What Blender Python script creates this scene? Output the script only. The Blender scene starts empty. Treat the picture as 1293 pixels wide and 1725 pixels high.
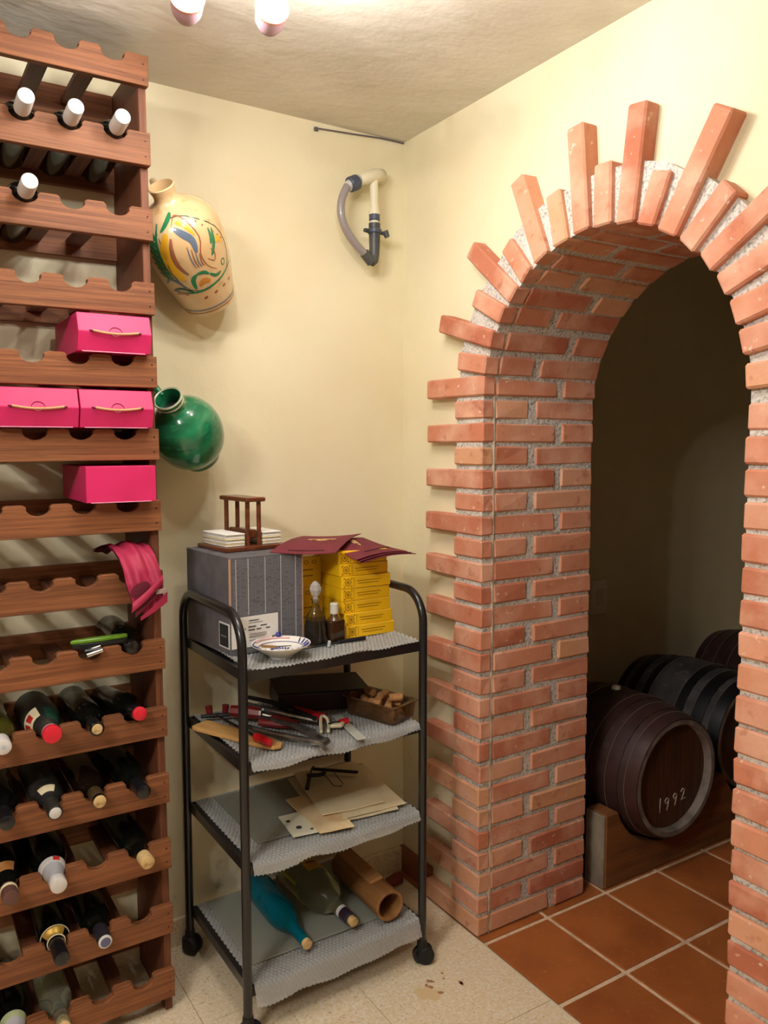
import bpy, bmesh, math, random
from mathutils import Vector, Matrix, Quaternion
PI = math.pi
random.seed(7)
S = bpy.context.scene
C = bpy.context.scene.collection

# ------------------------------------------------------------------ camera
def set_camera():
    f, pitch, yaw, roll = 1345.5, 0.08423, 0.56243, -0.00078
    fw = Vector((math.sin(yaw)*math.cos(pitch), math.cos(yaw)*math.cos(pitch), -math.sin(pitch)))
    r = Vector((math.cos(yaw), -math.sin(yaw), 0)); u = r.cross(fw)
    c, s = math.cos(roll), math.sin(roll)
    r2 = c*r + s*u; u2 = -s*r + c*u
    cd = bpy.data.cameras.new('camera'); cam = bpy.data.objects.new('camera', cd); C.objects.link(cam)
    cd.sensor_fit = 'VERTICAL'; cd.sensor_height = 36; cd.sensor_width = 27; cd.lens = f/1725*36
    cd.clip_start = .02
    m = Matrix((r2, u2, -fw)).transposed().to_4x4(); m.translation = Vector((-1.4598, -2.1954, 1.45))
    cam.matrix_world = m
    S.camera = cam
set_camera()
S.view_settings.view_transform = 'Standard'; S.view_settings.look = 'None'
S.view_settings.gamma = 1; S.view_settings.use_curve_mapping = False
S.view_settings.exposure = 0.36
w = bpy.data.worlds.new('world'); S.world = w; w.use_nodes = True
w.node_tree.nodes['Background'].inputs[0].default_value = (.9, .92, 1, 1)
w.node_tree.nodes['Background'].inputs[1].default_value = 0.02
LAMP_W = 5.4          # watts of each bulb of the ceiling spot lamp
FILL_LAMP_W = 17.0         # and of the added fill lamp, out of view to the left
LAMP_COL = (1.0, .985, .962)

# ------------------------------------------------------------------ helpers
def lin(c):
    return tuple(((x/255)/12.92 if x/255 <= .04045 else ((x/255+.055)/1.055)**2.4) for x in c) + (1,)
class NT:
    def __init__(s, name):
        s.m = bpy.data.materials.new(name); s.m.use_nodes = True; s.t = s.m.node_tree
        s.b = s.t.nodes['Principled BSDF']; s.out = s.t.nodes['Material Output']
    def n(s, typ, **kw):
        x = s.t.nodes.new(typ)
        for k, v in kw.items():
            if k.startswith('i_'): x.inputs[k[2:]].default_value = v
            else: setattr(x, k, v)
        return x
    def l(s, a, b): s.t.links.new(a, b)
def mixc(nt, fac, a, b, mode='MIX'):
    m = nt.n('ShaderNodeMix', data_type='RGBA', blend_type=mode)
    for sock, v in ((0, fac), (6, a), (7, b)):
        if hasattr(v, 'is_linked') or hasattr(v, 'links'): nt.l(v, m.inputs[sock])
        else: m.inputs[sock].default_value = v
    return m.outputs[2]
def ramp(nt, fac, lo, hi):
    r = nt.n('ShaderNodeMapRange'); r.inputs[1].default_value = lo; r.inputs[2].default_value = hi
    nt.l(fac, r.inputs[0]); return r.outputs[0]
def M(name, col, rough=.5, metal=0, var=None, var2=None, bump=None, rand=0, trans=0, ior=1.45, alpha=1, coat=0, emit=None, stretch=(1, 1, 1), coord='Object', sheen=0):
    """var=(scale, colour2, lo, hi, detail) noise-mixed second colour; bump=(scale, strength, dist)"""
    nt = NT(name); b = nt.b
    b.inputs['Roughness'].default_value = rough; b.inputs['Metallic'].default_value = metal
    b.inputs['IOR'].default_value = ior; b.inputs['Transmission Weight'].default_value = trans
    b.inputs['Alpha'].default_value = alpha; b.inputs['Coat Weight'].default_value = coat
    b.inputs['Coat Roughness'].default_value = .08
    if emit: b.inputs['Emission Color'].default_value = lin(emit[0]); b.inputs['Emission Strength'].default_value = emit[1]
    c = lin(col); b.inputs['Base Color'].default_value = c
    tc = nt.n('ShaderNodeTexCoord'); mp = nt.n('ShaderNodeMapping'); mp.inputs['Scale'].default_value = stretch
    src = tc.outputs[coord]
    oi = nt.n('ShaderNodeObjectInfo')
    ad = nt.n('ShaderNodeVectorMath', operation='ADD'); sc = nt.n('ShaderNodeVectorMath', operation='SCALE')
    cb = nt.n('ShaderNodeCombineXYZ')
    for i in range(3): nt.l(oi.outputs['Random'], cb.inputs[i])
    nt.l(cb.outputs[0], sc.inputs[0]); sc.inputs['Scale'].default_value = 37.0 if rand else 0.0
    nt.l(src, ad.inputs[0]); nt.l(sc.outputs[0], ad.inputs[1]); nt.l(ad.outputs[0], mp.inputs['Vector'])
    cur = c
    for v in (var, var2):
        if not v: continue
        nz = nt.n('ShaderNodeTexNoise'); nz.inputs['Scale'].default_value = v[0]
        nz.inputs['Detail'].default_value = v[4] if len(v) > 4 else 4
        nt.l(mp.outputs[0], nz.inputs['Vector'])
        cur = mixc(nt, ramp(nt, nz.outputs[0], v[2], v[3]), cur, lin(v[1]))
    if rand:
        hs = nt.n('ShaderNodeHueSaturation')
        mr = nt.n('ShaderNodeMapRange'); mr.inputs[3].default_value = 1-rand; mr.inputs[4].default_value = 1+rand
        nt.l(oi.outputs['Random'], mr.inputs[0]); nt.l(mr.outputs[0], hs.inputs['Value'])
        if isinstance(cur, tuple): hs.inputs['Color'].default_value = cur
        else: nt.l(cur, hs.inputs['Color'])
        cur = hs.outputs[0]
    if not isinstance(cur, tuple): nt.l(cur, b.inputs['Base Color'])
    if bump:
        bs = [bump] if not isinstance(bump[0], (tuple, list)) else bump
        prev = None
        for q in bs:
            nz = nt.n('ShaderNodeTexNoise'); nz.inputs['Scale'].default_value = q[0]; nz.inputs['Detail'].default_value = 5
            nt.l(mp.outputs[0], nz.inputs['Vector'])
            bp = nt.n('ShaderNodeBump'); bp.inputs['Strength'].default_value = q[1]; bp.inputs['Distance'].default_value = q[2]
            nt.l(nz.outputs[0], bp.inputs['Height'])
            if prev: nt.l(prev, bp.inputs['Normal'])
            prev = bp.outputs[0]
        nt.l(prev, b.inputs['Normal'])
    return nt.m

class MB:
    """collects shapes, links them as ONE mesh object"""
    def __init__(s): s.v = []; s.f = []
    def add(s, vs, fs, mat=None):
        o = len(s.v)
        s.v += [tuple(mat @ Vector(v)) if mat else tuple(v) for v in vs]
        s.f += [tuple(i+o for i in f) for f in fs]; return s
    def box(s, x0, x1, y0, y1, z0, z1, mat=None):
        vs = [(x, y, z) for x in (x0, x1) for y in (y0, y1) for z in (z0, z1)]
        return s.add(vs, [(0, 1, 3, 2), (4, 6, 7, 5), (0, 4, 5, 1), (2, 3, 7, 6), (0, 2, 6, 4), (1, 5, 7, 3)], mat)
    def lathe(s, prof, n=24, mat=None, a0=0, a1=2*PI):
        full = abs(a1-a0-2*PI) < 1e-6; k = n if full else n+1
        vs = []; fs = []
        for (z, r) in prof:
            for i in range(k):
                a = a0+(a1-a0)*i/n; vs.append((r*math.cos(a), r*math.sin(a), z))
        for j in range(len(prof)-1):
            for i in range(n):
                a, b = j*k+i, j*k+(i+1) % k
                fs.append((a, b, b+k, a+k))
        return s.add(vs, fs, mat)
    def tube(s, pts, r, n=10, caps=True, closed=False):
        pts = [Vector(p) for p in pts]; m = len(pts); rs = r if isinstance(r, (list, tuple)) else [r]*m
        vs = []; fs = []; up = None
        for i, p in enumerate(pts):
            a = pts[i-1] if (i > 0 or closed) else p; b = pts[(i+1) % m] if (i < m-1 or closed) else p
            t = (b-a).normalized()
            if up is None:
                up = t.orthogonal().normalized()
            else:
                up = (up - t*up.dot(t)); up = up.normalized() if up.length > 1e-6 else t.orthogonal().normalized()
            q = t.cross(up)
            for k in range(n):
                an = 2*PI*k/n; vs.append(p+rs[i]*(math.cos(an)*up+math.sin(an)*q))
        for i in range(m if closed else m-1):
            for k in range(n):
                a, b = i*n+k, i*n+(k+1) % n; c, d = ((i+1) % m)*n+(k+1) % n, ((i+1) % m)*n+k
                fs.append((a, b, c, d))
        if caps and not closed:
            fs.append(tuple(range(n))[::-1]); fs.append(tuple((m-1)*n+k for k in range(n)))
        return s.add(vs, fs)
    def prism(s, poly, a, b, axis='Y', mat=None):
        """poly of 2D points extruded from a to b along axis"""
        n = len(poly)
        def P(q, t): return {'Y': (q[0], t, q[1]), 'X': (t, q[0], q[1]), 'Z': (q[0], q[1], t)}[axis]
        vs = [P(q, a) for q in poly]+[P(q, b) for q in poly]
        fs = [tuple(range(n)), tuple(range(2*n-1, n-1, -1))]
        fs += [(i, i+n, (i+1) % n+n, (i+1) % n) for i in range(n)]
        return s.add(vs, fs, mat)
    def grid(s, fn, nu, nv):
        vs = [fn(i/nu, j/nv) for j in range(nv+1) for i in range(nu+1)]
        fs = [(j*(nu+1)+i, j*(nu+1)+i+1, (j+1)*(nu+1)+i+1, (j+1)*(nu+1)+i) for j in range(nv) for i in range(nu)]
        return s.add(vs, fs)
    def mesh(s, name, bevel=0, smooth=False, jitter=0, seg=1, weld=False):
        bm = bmesh.new(); vv = [bm.verts.new(v) for v in s.v]
        for f in s.f:
            if len(set(f)) > 2:
                try: bm.faces.new([vv[i] for i in f])
                except ValueError: pass
        if weld: bmesh.ops.remove_doubles(bm, verts=bm.verts, dist=1e-5)
        if jitter:
            for v in bm.verts: v.co += Vector([random.uniform(-jitter, jitter) for _ in range(3)])
        bmesh.ops.recalc_face_normals(bm, faces=bm.faces)
        if bevel:
            ed = [e for e in bm.edges if len(e.link_faces) == 2 and e.calc_face_angle(0) > .5]
            bmesh.ops.bevel(bm, geom=ed, offset=bevel, segments=seg, profile=.6, affect='EDGES', clamp_overlap=True)
        me = bpy.data.meshes.new(name); bm.to_mesh(me); bm.free()
        if smooth:
            for p in me.polygons: p.use_smooth = True
            if smooth != 'all':
                try: me.set_sharp_from_angle(angle=math.radians(40))
                except Exception: pass
        return me
    def build(s, name, mat, parent=None, **kw):
        return link(name, s.mesh(name, **kw), mat, parent)
def link(name, me, mat=None, parent=None, loc=None, rot=None):
    if mat is not None and not me.materials: me.materials.append(mat)
    o = bpy.data.objects.new(name, me); C.objects.link(o)
    if parent: o.parent = parent
    if loc is not None: o.location = loc
    if rot is not None: o.rotation_euler = rot
    return o
def tag(o, label, cat=None, group=None, kind=None):
    o['label'] = label
    if cat: o['category'] = cat
    if group: o['group'] = group
    if kind: o['kind'] = kind
    return o
def thing(name, label, cat, loc=(0, 0, 0), rotz=0, group=None, axis=None):
    o = bpy.data.objects.new(name, None); C.objects.link(o); o.location = loc; o.empty_display_size = .05
    if axis is not None:
        o.rotation_mode = 'QUATERNION'; o.rotation_quaternion = Vector((0, 0, 1)).rotation_difference(Vector(axis).normalized())
    else: o.rotation_euler = (0, 0, rotz)
    return tag(o, label, cat, group)
def struct(o, label=None):
    o['kind'] = 'structure'
    if label: o['label'] = label
    return o

# ------------------------------------------------------------------ materials
def plaster(name, col, col2, stain):
    nt = NT(name); b = nt.b; b.inputs['Roughness'].default_value = .75
    tc = nt.n('ShaderNodeTexCoord')
    def nz(s, d=5):
        n = nt.n('ShaderNodeTexNoise'); n.inputs['Scale'].default_value = s; n.inputs['Detail'].default_value = d
        nt.l(tc.outputs['Object'], n.inputs['Vector']); return n.outputs[0]
    c = mixc(nt, ramp(nt, nz(2.2), .4, .65), lin(col), lin(col2))
    # mould specks and damp, only near the floor
    sep = nt.n('ShaderNodeSeparateXYZ'); nt.l(tc.outputs['Object'], sep.inputs[0])
    low = ramp(nt, sep.outputs[2], .55, .1)
    mu = nt.n('ShaderNodeMath', operation='MULTIPLY'); nt.l(low, mu.inputs[0]); nt.l(ramp(nt, nz(13, 6), .62, .74), mu.inputs[1])
    c = mixc(nt, mu.outputs[0], c, lin(stain))
    nt.l(c, b.inputs['Base Color'])
    prev = None
    for s, st, d in ((5, .22, .02), (38, .22, .004), (160, .15, .0015)):
        bp = nt.n('ShaderNodeBump'); bp.inputs['Strength'].default_value = st; bp.inputs['Distance'].default_value = d
        nt.l(nz(s), bp.inputs['Height'])
        if prev: nt.l(prev, bp.inputs['Normal'])
        prev = bp.outputs[0]
    nt.l(prev, b.inputs['Normal'])
    return nt.m
m_wall = plaster('cream_plaster', (229, 221, 188), (223, 212, 175), (120, 108, 74))
m_ceil = M('old_ceiling_paint', (214, 208, 195), .5, var=(3, (200, 193, 178), .4, .7), bump=[(3.5, .4, .03), (11, .35, .012), (60, .15, .003)], stretch=(1, 1.4, 1))
m_mortar = M('grey_mortar', (208, 202, 192), .95, var=(140, (150, 146, 140), .48, .66), var2=(9, (220, 215, 206), .55, .7), bump=[(90, .9, .006), (260, .6, .002)])
def brick_mat():
    nt = NT('red_brick'); b = nt.b; b.inputs['Roughness'].default_value = .85
    tc = nt.n('ShaderNodeTexCoord'); oi = nt.n('ShaderNodeObjectInfo')
    sc = nt.n('ShaderNodeVectorMath', operation='SCALE'); cb = nt.n('ShaderNodeCombineXYZ')
    for i in range(3): nt.l(oi.outputs['Random'], cb.inputs[i])
    nt.l(cb.outputs[0], sc.inputs[0]); sc.inputs['Scale'].default_value = 23
    ad = nt.n('ShaderNodeVectorMath', operation='ADD'); nt.l(tc.outputs['Object'], ad.inputs[0]); nt.l(sc.outputs[0], ad.inputs[1])
    def nz(s, d=5):
        n = nt.n('ShaderNodeTexNoise'); n.inputs['Scale'].default_value = s; n.inputs['Detail'].default_value = d
        nt.l(ad.outputs[0], n.inputs['Vector']); return n.outputs[0]
    cr = nt.n('ShaderNodeValToRGB'); nt.l(oi.outputs['Random'], cr.inputs[0])
    e = cr.color_ramp.elements; e[0].position = 0; e[0].color = lin((198, 126, 94)); e[1].position = 1; e[1].color = lin((208, 156, 114))
    for p_, q in ((.2, (178, 104, 76)), (.4, (208, 140, 108)), (.6, (190, 118, 88)), (.8, (212, 150, 116))):
        x = e.new(p_); x.color = lin(q)
    c = mixc(nt, ramp(nt, nz(9), .42, .7), cr.outputs[0], lin((216, 164, 136)))
    c = mixc(nt, ramp(nt, nz(26), .6, .8), c, lin((168, 94, 68)))
    c = mixc(nt, ramp(nt, nz(55, 8), .66, .76), c, lin((226, 205, 184)))
    nt.l(c, b.inputs['Base Color'])
    bp = nt.n('ShaderNodeBump'); bp.inputs['Strength'].default_value = .45; bp.inputs['Distance'].default_value = .003
    nt.l(nz(70, 7), bp.inputs['Height']); nt.l(bp.outputs[0], b.inputs['Normal'])
    return nt.m
m_brick = brick_mat()
m_terr = M('terrazzo', (226, 207, 170), .42, var=(110, (232, 222, 200), .45, .62, 3), var2=(150, (186, 160, 124), .58, .72, 3), rand=.015)
m_joint = M('floor_joint', (206, 190, 160), .8)
m_tile = M('terracotta_tile', (166, 98, 50), .3, var=(6, (146, 82, 42), .4, .68), var2=(70, (178, 112, 62), .6, .75), rand=.07, bump=(14, .08, .004))
m_grout = M('pinkish_grout', (220, 194, 162), .9, var=(30, (198, 170, 140), .45, .65), bump=(120, .4, .002))
def wood(name, c1, c2, c3, rough=.62, stretch=(1.3, 55, 55), rand=.1, coat=0):
    return M(name, c1, rough, var=(2.2, c2, .38, .62, 6), var2=(7, c3, .56, .74, 8), stretch=stretch, rand=rand, bump=(5, .25, .003), coat=coat)
m_woodx = wood('stained_pine_along', (138, 86, 50), (112, 66, 36), (82, 46, 25))
m_woodz = wood('stained_pine_upright', (118, 70, 44), (98, 56, 34), (72, 40, 24), stretch=(55, 55, 1.3))
m_woody = wood('stained_pine_deep', (112, 66, 40), (92, 52, 32), (70, 40, 24), stretch=(55, 1.3, 55))
m_blackmetal = M('black_painted_steel', (26, 25, 27), .32, coat=.3)
m_rubber = M('black_rubber', (24, 24, 26), .6)

# ------------------------------------------------------------------ the setting
def build_setting():
    # terrazzo floor of the near room with real slabs
    fl = struct(MB().box(-2.9, -.03, -3.8, .02, -.05, -.004).build('floor', m_joint), 'speckled beige terrazzo floor')
    T = .40; me = {}
    x = -.036
    ix = 0
    while x > -2.9:
        y = -.15+T*0; y0 = .0
        ys = [0.0, -.355]
        while ys[-1] > -3.8: ys.append(ys[-1]-T)
        for a, b in zip(ys[:-1], ys[1:]):
            x0 = max(x-T, -2.9); mb = MB().box(x0+.0009, x-.0009, b+.0009, a-.0009, -.02, 0)
            mb.build('terrazzo_slab', m_terr, fl, bevel=.0006)
        x -= T
    # tiled floor of the barrel room
    f2 = struct(MB().box(-.03, 3.2, -2.4, .6, -.05, -.003).build('floor', m_grout), 'terracotta tiled floor of the barrel room')
    xs = [-.03, .215, .470, .722, .975, 1.228, 1.481, 1.734, 1.987, 2.24]; ys = [.432, .13, -.177, -.480, -.784, -1.088, -1.392, -1.696]
    for a, b in zip(xs[:-1], xs[1:]):
        for c, d in zip(ys[1:], ys[:-1]):
            MB().box(a+.007 if a > 0 else a, b-.007, c+.007, d-.007, -.02, .001).build('tile', m_tile, f2, bevel=.0015)
    # walls of the near room
    struct(MB().box(-2.9, .4, 0, .12, -.02, 2.46).build('wall_back', m_wall), 'cream plastered wall behind rack and trolley')
    m_far = M('brown_rough_render', (128, 104, 82), .85, var=(4, (108, 86, 66), .4, .7), bump=(20, .4, .01))  # brown picked to cut bounce light off the unseen walls
    struct(MB().box(-3.02, -2.9, -3.9, .12, -.02, 2.46).build('wall_left', m_far))
    struct(MB().box(-3.02, .4, -3.92, -3.8, -.02, 2.46).build('wall_front', m_far))
    struct(MB().box(-3.02, 3.3, -3.92, .7, 2.408, 2.50).build('ceiling', m_ceil), 'uneven peeling beige ceiling')
    # right wall with the arched opening
    cy, cz, hw = -.850, 1.548, .401
    def arch_path(r, z0=-.02, n=40):
        pts = [(cy+r, z0)]+[(cy+r*math.cos(a), cz+r*math.sin(a)) for a in [PI*i/n for i in range(n+1)]]+[(cy-r, z0)]
        return pts
    r = .47; ap = arch_path(r)
    mb = MB()
    x0, x1 = 0, .395
    def slab(poly):
        mb.prism(poly, x0, x1, 'X')
    slab([(cy+r, -.02), (0.0, -.02), (0.0, 2.41), (cy+r, 2.41)])
    slab([(-3.85, -.02), (cy-r, -.02), (cy-r, 2.41), (-3.85, 2.41)])
    arc = ap[1:-1]
    for a, b in zip(arc[:-1], arc[1:]):
        slab([b, a, (a[0], 2.41), (b[0], 2.41)])
    struct(mb.build('wall_right', m_wall, weld=True), 'cream plastered wall with the brick arch')
    # mortar bed of the arch: jambs and ring, bricks are its pieces
    inn = arch_path(hw+.0052); 
    random.seed(3)
    out = [(y+random.uniform(-.006, .006), z+random.uniform(-.006, .006)) for (y, z) in arch_path(.527)]
    mb = MB()
    n = len(inn)
    def sub(pts, k):
        res = []
        for a, b in zip(pts[:-1], pts[1:]):
            for i in range(k): res.append((a[0]+(b[0]-a[0])*i/k, a[1]+(b[1]-a[1])*i/k))
        return res+[pts[-1]]
    for i in range(n-1):
        mb.prism([inn[i], out[i], out[i+1], inn[i+1]], -.029, .4005, 'X')
    arch = struct(mb.build('trim_1', m_mortar, weld=True), 'brick arch and jambs with grey mortar')
    # ---- bricks
    random.seed(11)
    cache = {}
    def brick(lx, ly, lz, loc, rotx=0):
        key = (round(lx, 3), round(ly, 3), round(lz, 3), random.randrange(3))
        if key not in cache:
            cache[key] = MB().box(-lx/2, lx/2, -ly/2, ly/2, -lz/2, lz/2).mesh('brick', bevel=.0045, jitter=.0022)
            cache[key].materials.append(m_brick)
        o = link('brick', cache[key], None, arch, loc, (rotx+random.uniform(-.012, .012), random.uniform(-.008, .008), random.uniform(-.008, .008)))
        return o
    P = .0660; H = .0538
    fd = .044; fx = -.036+fd/2       # facing bricks: proud of the plaster
    yl, yr = cy+hw, cy-hw
    for i in range(25):
        z = .004+P*i+H/2
        lng = i % 2 == 0
        j = random.uniform(-.006, .006)
        dx = random.uniform(-.003, .003)
        q = hw-math.sqrt(hw*hw-max(0, z-cz)**2)      # the ring already leans in above the springing
        if lng: brick(fd, .272, H, (fx+dx, yl-q+.136, z))
        else: brick(fd, .128, H, (fx+dx, yl-q+.064, z))
        # jamb (reveal) courses
        for side, y in ((1, yl-q+.03), (-1, yr+q-.03)):
            if lng: segs = ((.012, .246), (.272, .402))
            else: segs = ((.012, .138), (.166, .402))
            for a, b in segs:
                brick(round(b-a, 3), .06, H, ((a+b)/2, y+random.uniform(-.002, .002), z))
    for i in range(24):
        z = 1.531-H/2-.0642*i
        ln = .272 if i % 2 == 0 else .128
        brick(fd, ln, H, (fx+random.uniform(-.003, .003), yr-ln/2, z))
    # facing voussoirs: inner angle (deg), direction, length
    V = [(17.4, 9, .128), (27.4, 17, .250), (38, 27, .135), (46.6, 40, .238), (55.8, 50, .122), (65, 67, .238), (75, 77, .132), (84.6, 85.5, .250),
         (94, 90, .140), (103.3, 97, .250), (112, 110, .112), (121, 121.3, .250), (130, 134, .135), (138.6, 147, .25), (147.6, 156, .19), (157, 164, .25), (166.2, 168, .13), (175.4, 176, .25)]
    for a, d, ln in V:
        ar, dr = math.radians(a), math.radians(d)
        py, pz = cy+hw*math.cos(ar), cz+hw*math.sin(ar)
        c = (fx+random.uniform(-.003, .003)-.004, py+math.cos(dr)*ln/2, pz+math.sin(dr)*ln/2)
        brick(fd+.008, ln, .050, c, dr)
    # soffit courses
    for k, (a, d, ln) in enumerate(V):
        ar = math.radians(a)
        segs = ((.012, .246), (.272, .402)) if k % 2 else ((.012, .138), (.166, .402))
        for s0, s1 in segs:
            brick(round(s1-s0, 3), .06, H, ((s0+s1)/2, cy+(hw+.03)*math.cos(ar), cz+(hw+.03)*math.sin(ar)), ar)
    # pale lime joint between facing and jamb bricks
    m_lime = M('lime_joint', (204, 190, 168), .9, var=(30, (160, 146, 128), .45, .65))
    for y0, y1 in ((yl+.0004, yl+.012), (yr-.012, yr-.0004)):
        mb = MB(); z = .002
        while z < 1.60:
            h = random.uniform(.04, .09); d = random.uniform(-.0006, .0006)
            mb.box(.0068+d, .0118+d, y0+d, y1+d, z, z+h); z += h-.001
        mb.build('lime_joint', m_lime, arch)
    # baseboards
    struct(MB().box(-2.9, -.012, -.013, .001, -.002, .082).build('baseboard_back', m_terr, bevel=.002))
    m_bb = M('brown_baseboard_tile', (150, 92, 66), .5, var=(12, (120, 72, 52), .4, .7))
    struct(MB().box(-.014, .001, -.178, 0, -.002, .085).build('baseboard_right', m_bb, bevel=.002), 'short reddish brown skirting tile in the corner')
    # the barrel room beyond
    struct(MB().box(.395, 3.3, .24, .36, -.02, 2.45).build('wall_barrel_room', m_wall), 'dim wall behind the barrels')
    struct(MB().box(2.75, 2.87, -2.5, .36, -.02, 2.45).build('wall_barrel_room', m_wall))
    struct(MB().box(.395, 3.3, -2.5, -2.38, -.02, 2.45).build('wall_barrel_room', m_wall))
build_setting()

# ------------------------------------------------------------------ ceiling lamp
def build_lamps():
    m_cu = M('copper_paint', (200, 132, 110), .45, metal=.2)
    m_cup = M('satin_lamp_cup', (176, 140, 150), .5)
    m_bulb = M('lit_bulb', (255, 255, 255), .4, emit=((255, 250, 244), 26))
    for loc, label, power in (((-.85, -.76, 2.408), 'copper ceiling spot lamp above the trolley with bright bulbs', LAMP_W), ((-2.30, -1.68, 2.408), 'added copper ceiling fill lamp out of view to the left', FILL_LAMP_W)):
        one_lamp(loc, label, power, m_cu, m_cup, m_bulb)
def one_lamp(loc, label, power, m_cu, m_cup, m_bulb):
    t = thing('ceiling_lamp', label, 'lamp', loc, group='ceiling spot lamps')
    MB().lathe([(0, 0), (0, .10), (-.018, .10), (-.026, .088), (-.026, 0)], 32).build('ceiling_plate', m_cu, t, smooth=True)
    heads = [(.098, .115, -.098), (-.058, .165, -.098), (.13, -.10, -.098), (-.11, -.10, -.098)]
    for hx, hy, hz in heads:
        h = Vector((hx, hy, hz))
        MB().tube([(hx*.5, hy*.5, -.02), (hx*.5, hy*.5, -.05), (hx*.85, hy*.85, -.078), h], .006, 8).build('arm', m_cu, t, smooth=True)
        ax = Vector((-.25, -.85, .16)).normalized() if hy > 0 else Vector((hx*3, hy*2.0, -.25)).normalized()
        q = Vector((0, 0, 1)).rotation_difference(ax).to_matrix().to_4x4(); q.translation = h
        cup = MB().lathe([(-.040, 0), (-.038, .012), (-.03, .022), (-.012, .030), (.02, .033), (.022, .031), (.0, .028), (-.02, .02), (-.028, 0)], 24, q).build('spot_cup', m_cup, t, smooth=True)
        MB().lathe([(.019, .0335), (.026, .0345), (.028, .033), (.019, .0315)], 24, q).build('trim_ring', m_cu, cup, smooth=True)
        MB().lathe([(.0, 0), (.002, .018), (.02, .026), (.034, .018), (.038, 0)], 16, q).build('bulb', m_bulb, cup, smooth=True)
        ld = bpy.data.lights.new('bulb_light', 'POINT'); ld.energy = power; ld.color = LAMP_COL; ld.shadow_soft_size = .03
        lo = bpy.data.objects.new('bulb_light', ld); C.objects.link(lo); lo.parent = cup
        lo.location = h+ax*.075+Vector((0, 0, -.01))
build_lamps()

# ------------------------------------------------------------------ wine rack
RX = -.881
ZT = [2.344-.1712*i for i in range(14)]
SCX = [-.960-.0985*k for k in range(6)]
def rack_dx(z): return -.005*z
def build_rack():
    t = thing('wine_rack', 'tall dark stained pine wine rack with scalloped rails', 'wine rack', (RX, -.14, 0)); t.rotation_euler = (0, -.005, 0)
    O = Vector((RX, -.14, 0))
    XL = -1.533
    def rail_poly(i, w=.0275, d=.026):
        zt = ZT[i]; zb = zt-(.067 if i == 0 else .074); poly = []
        rx = lambda x: x-O.x
        poly += [(rx(XL), zb), (rx(RX), zb), (rx(RX), zt)]
        for cx in SCX:
            poly.append((rx(cx+w+.004), zt))
            for k in range(0, 9):
                a = PI*k/8
                poly.append((rx(cx+w*math.cos(a)*(.92 if k in (0, 8) else 1)), zt-.005-(d-.005)*math.sin(a)))
            poly.append((rx(cx-w-.004), zt))
        poly += [(rx(XL), zt)]
        return poly
    for i in range(14):
        MB().prism(rail_poly(i), -.275-O.y, -.255-O.y).build('front_rail', m_woodx, t, bevel=.0012)
        MB().box(XL-O.x, RX-.021-O.x, -.022-O.y, -.007-O.y, ZT[i]-.074, ZT[i]-.004).build('back_rail', m_woodx, t)
        for k in range(5):
            x = (SCX[k]+SCX[k+1])/2-O.x; z = ZT[i]
            MB().box(x-.018, x+.018, -.2555-O.y, -.0215-O.y, z-.050, z-.036).build('slat', m_woody, t)
    for x in (RX-.020, XL+.002):
        MB().box(x-O.x, x+.018-O.x, -.2552-O.y, -.006-O.y, 0, ZT[0]-.003).build('side_panel', m_woodz, t, bevel=.0015)
    m_nail = M('nail_head', (50, 30, 24), .5, metal=.3)
    for i in range(14):
        for dz in (.02, .055):
            q = Matrix.Rotation(PI/2, 4, 'X'); q.translation = Vector((-.012, -.2753-O.y, ZT[i]-dz))
            MB().lathe([(0, 0), (0, .0022), (.0006, .0018), (.0007, 0)], 8, q).build('nail', m_nail, t)
build_rack()

# ------------------------------------------------------------------ bottles in the rack
m_glass_dark = M('dark_green_bottle_glass', (12, 14, 10), .12, ior=1.45, var=(14, (24, 24, 20), .55, .75))
m_glass_dusty = M('dusty_dark_bottle_glass', (34, 34, 32), .45, var=(20, (78, 74, 66), .45, .8), rand=.1)
m_glass_brown = M('dark_brown_bottle_glass', (26, 16, 10), .08, coat=.5)
m_glass_olive = M('olive_bottle_glass', (120, 118, 48), .06, trans=.75, ior=1.3)
m_glass_clear = M('clear_bottle_glass', (205, 212, 196), .04, trans=.9, ior=1.25)
m_white_cap = M('white_capsule', (208, 206, 202), .4)
m_grey_print = M('pale_blue_print', (176, 190, 206), .5)
m_red_cap = M('red_wax_capsule', (206, 34, 52), .35)
m_black_cap = M('black_capsule', (20, 20, 24), .3, coat=.3)
m_cork = M('cork', (206, 176, 122), .85, var=(60, (160, 122, 74), .5, .7))
m_cream_paper = M('cream_label_paper', (226, 214, 176), .7)
m_gold = M('gold_foil', (190, 156, 70), .35, metal=.5)
m_foil = M('silver_foil', (206, 208, 214), .38, metal=.35, bump=(60, .5, .003))
m_brown_cap = M('brown_capsule', (96, 66, 58), .4)
m_orange_label = M('orange_label_paper', (176, 116, 60), .6, var=(30, (206, 160, 100), .45, .65))
m_redink = M('red_ink', (186, 36, 34), .6)
m_bluegrey = M('blue_grey_ring', (92, 96, 130), .4)
m_green_label = M('dark_green_label_paper', (22, 66, 50), .5)
BORD = [(0, 0), (0, .030), (.003, .0355), (.007, .0372), (.185, .0374), (.2, .0362), (.212, .031), (.222, .0228), (.232, .0175), (.243, .0154), (.285, .0148), (.286, .0165), (.294, .0165), (.296, .0135), (.297, 0)]
CHAM = [(0, 0), (0, .034), (.004, .041), (.01, .0428), (.15, .043), (.18, .040), (.21, .031), (.24, .0215), (.262, .0165), (.29, .0155), (.3, .0155), (.301, 0)]
def scale_prof(p, kr, kz): return [(z*kz, r*kr) for z, r in p]
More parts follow.
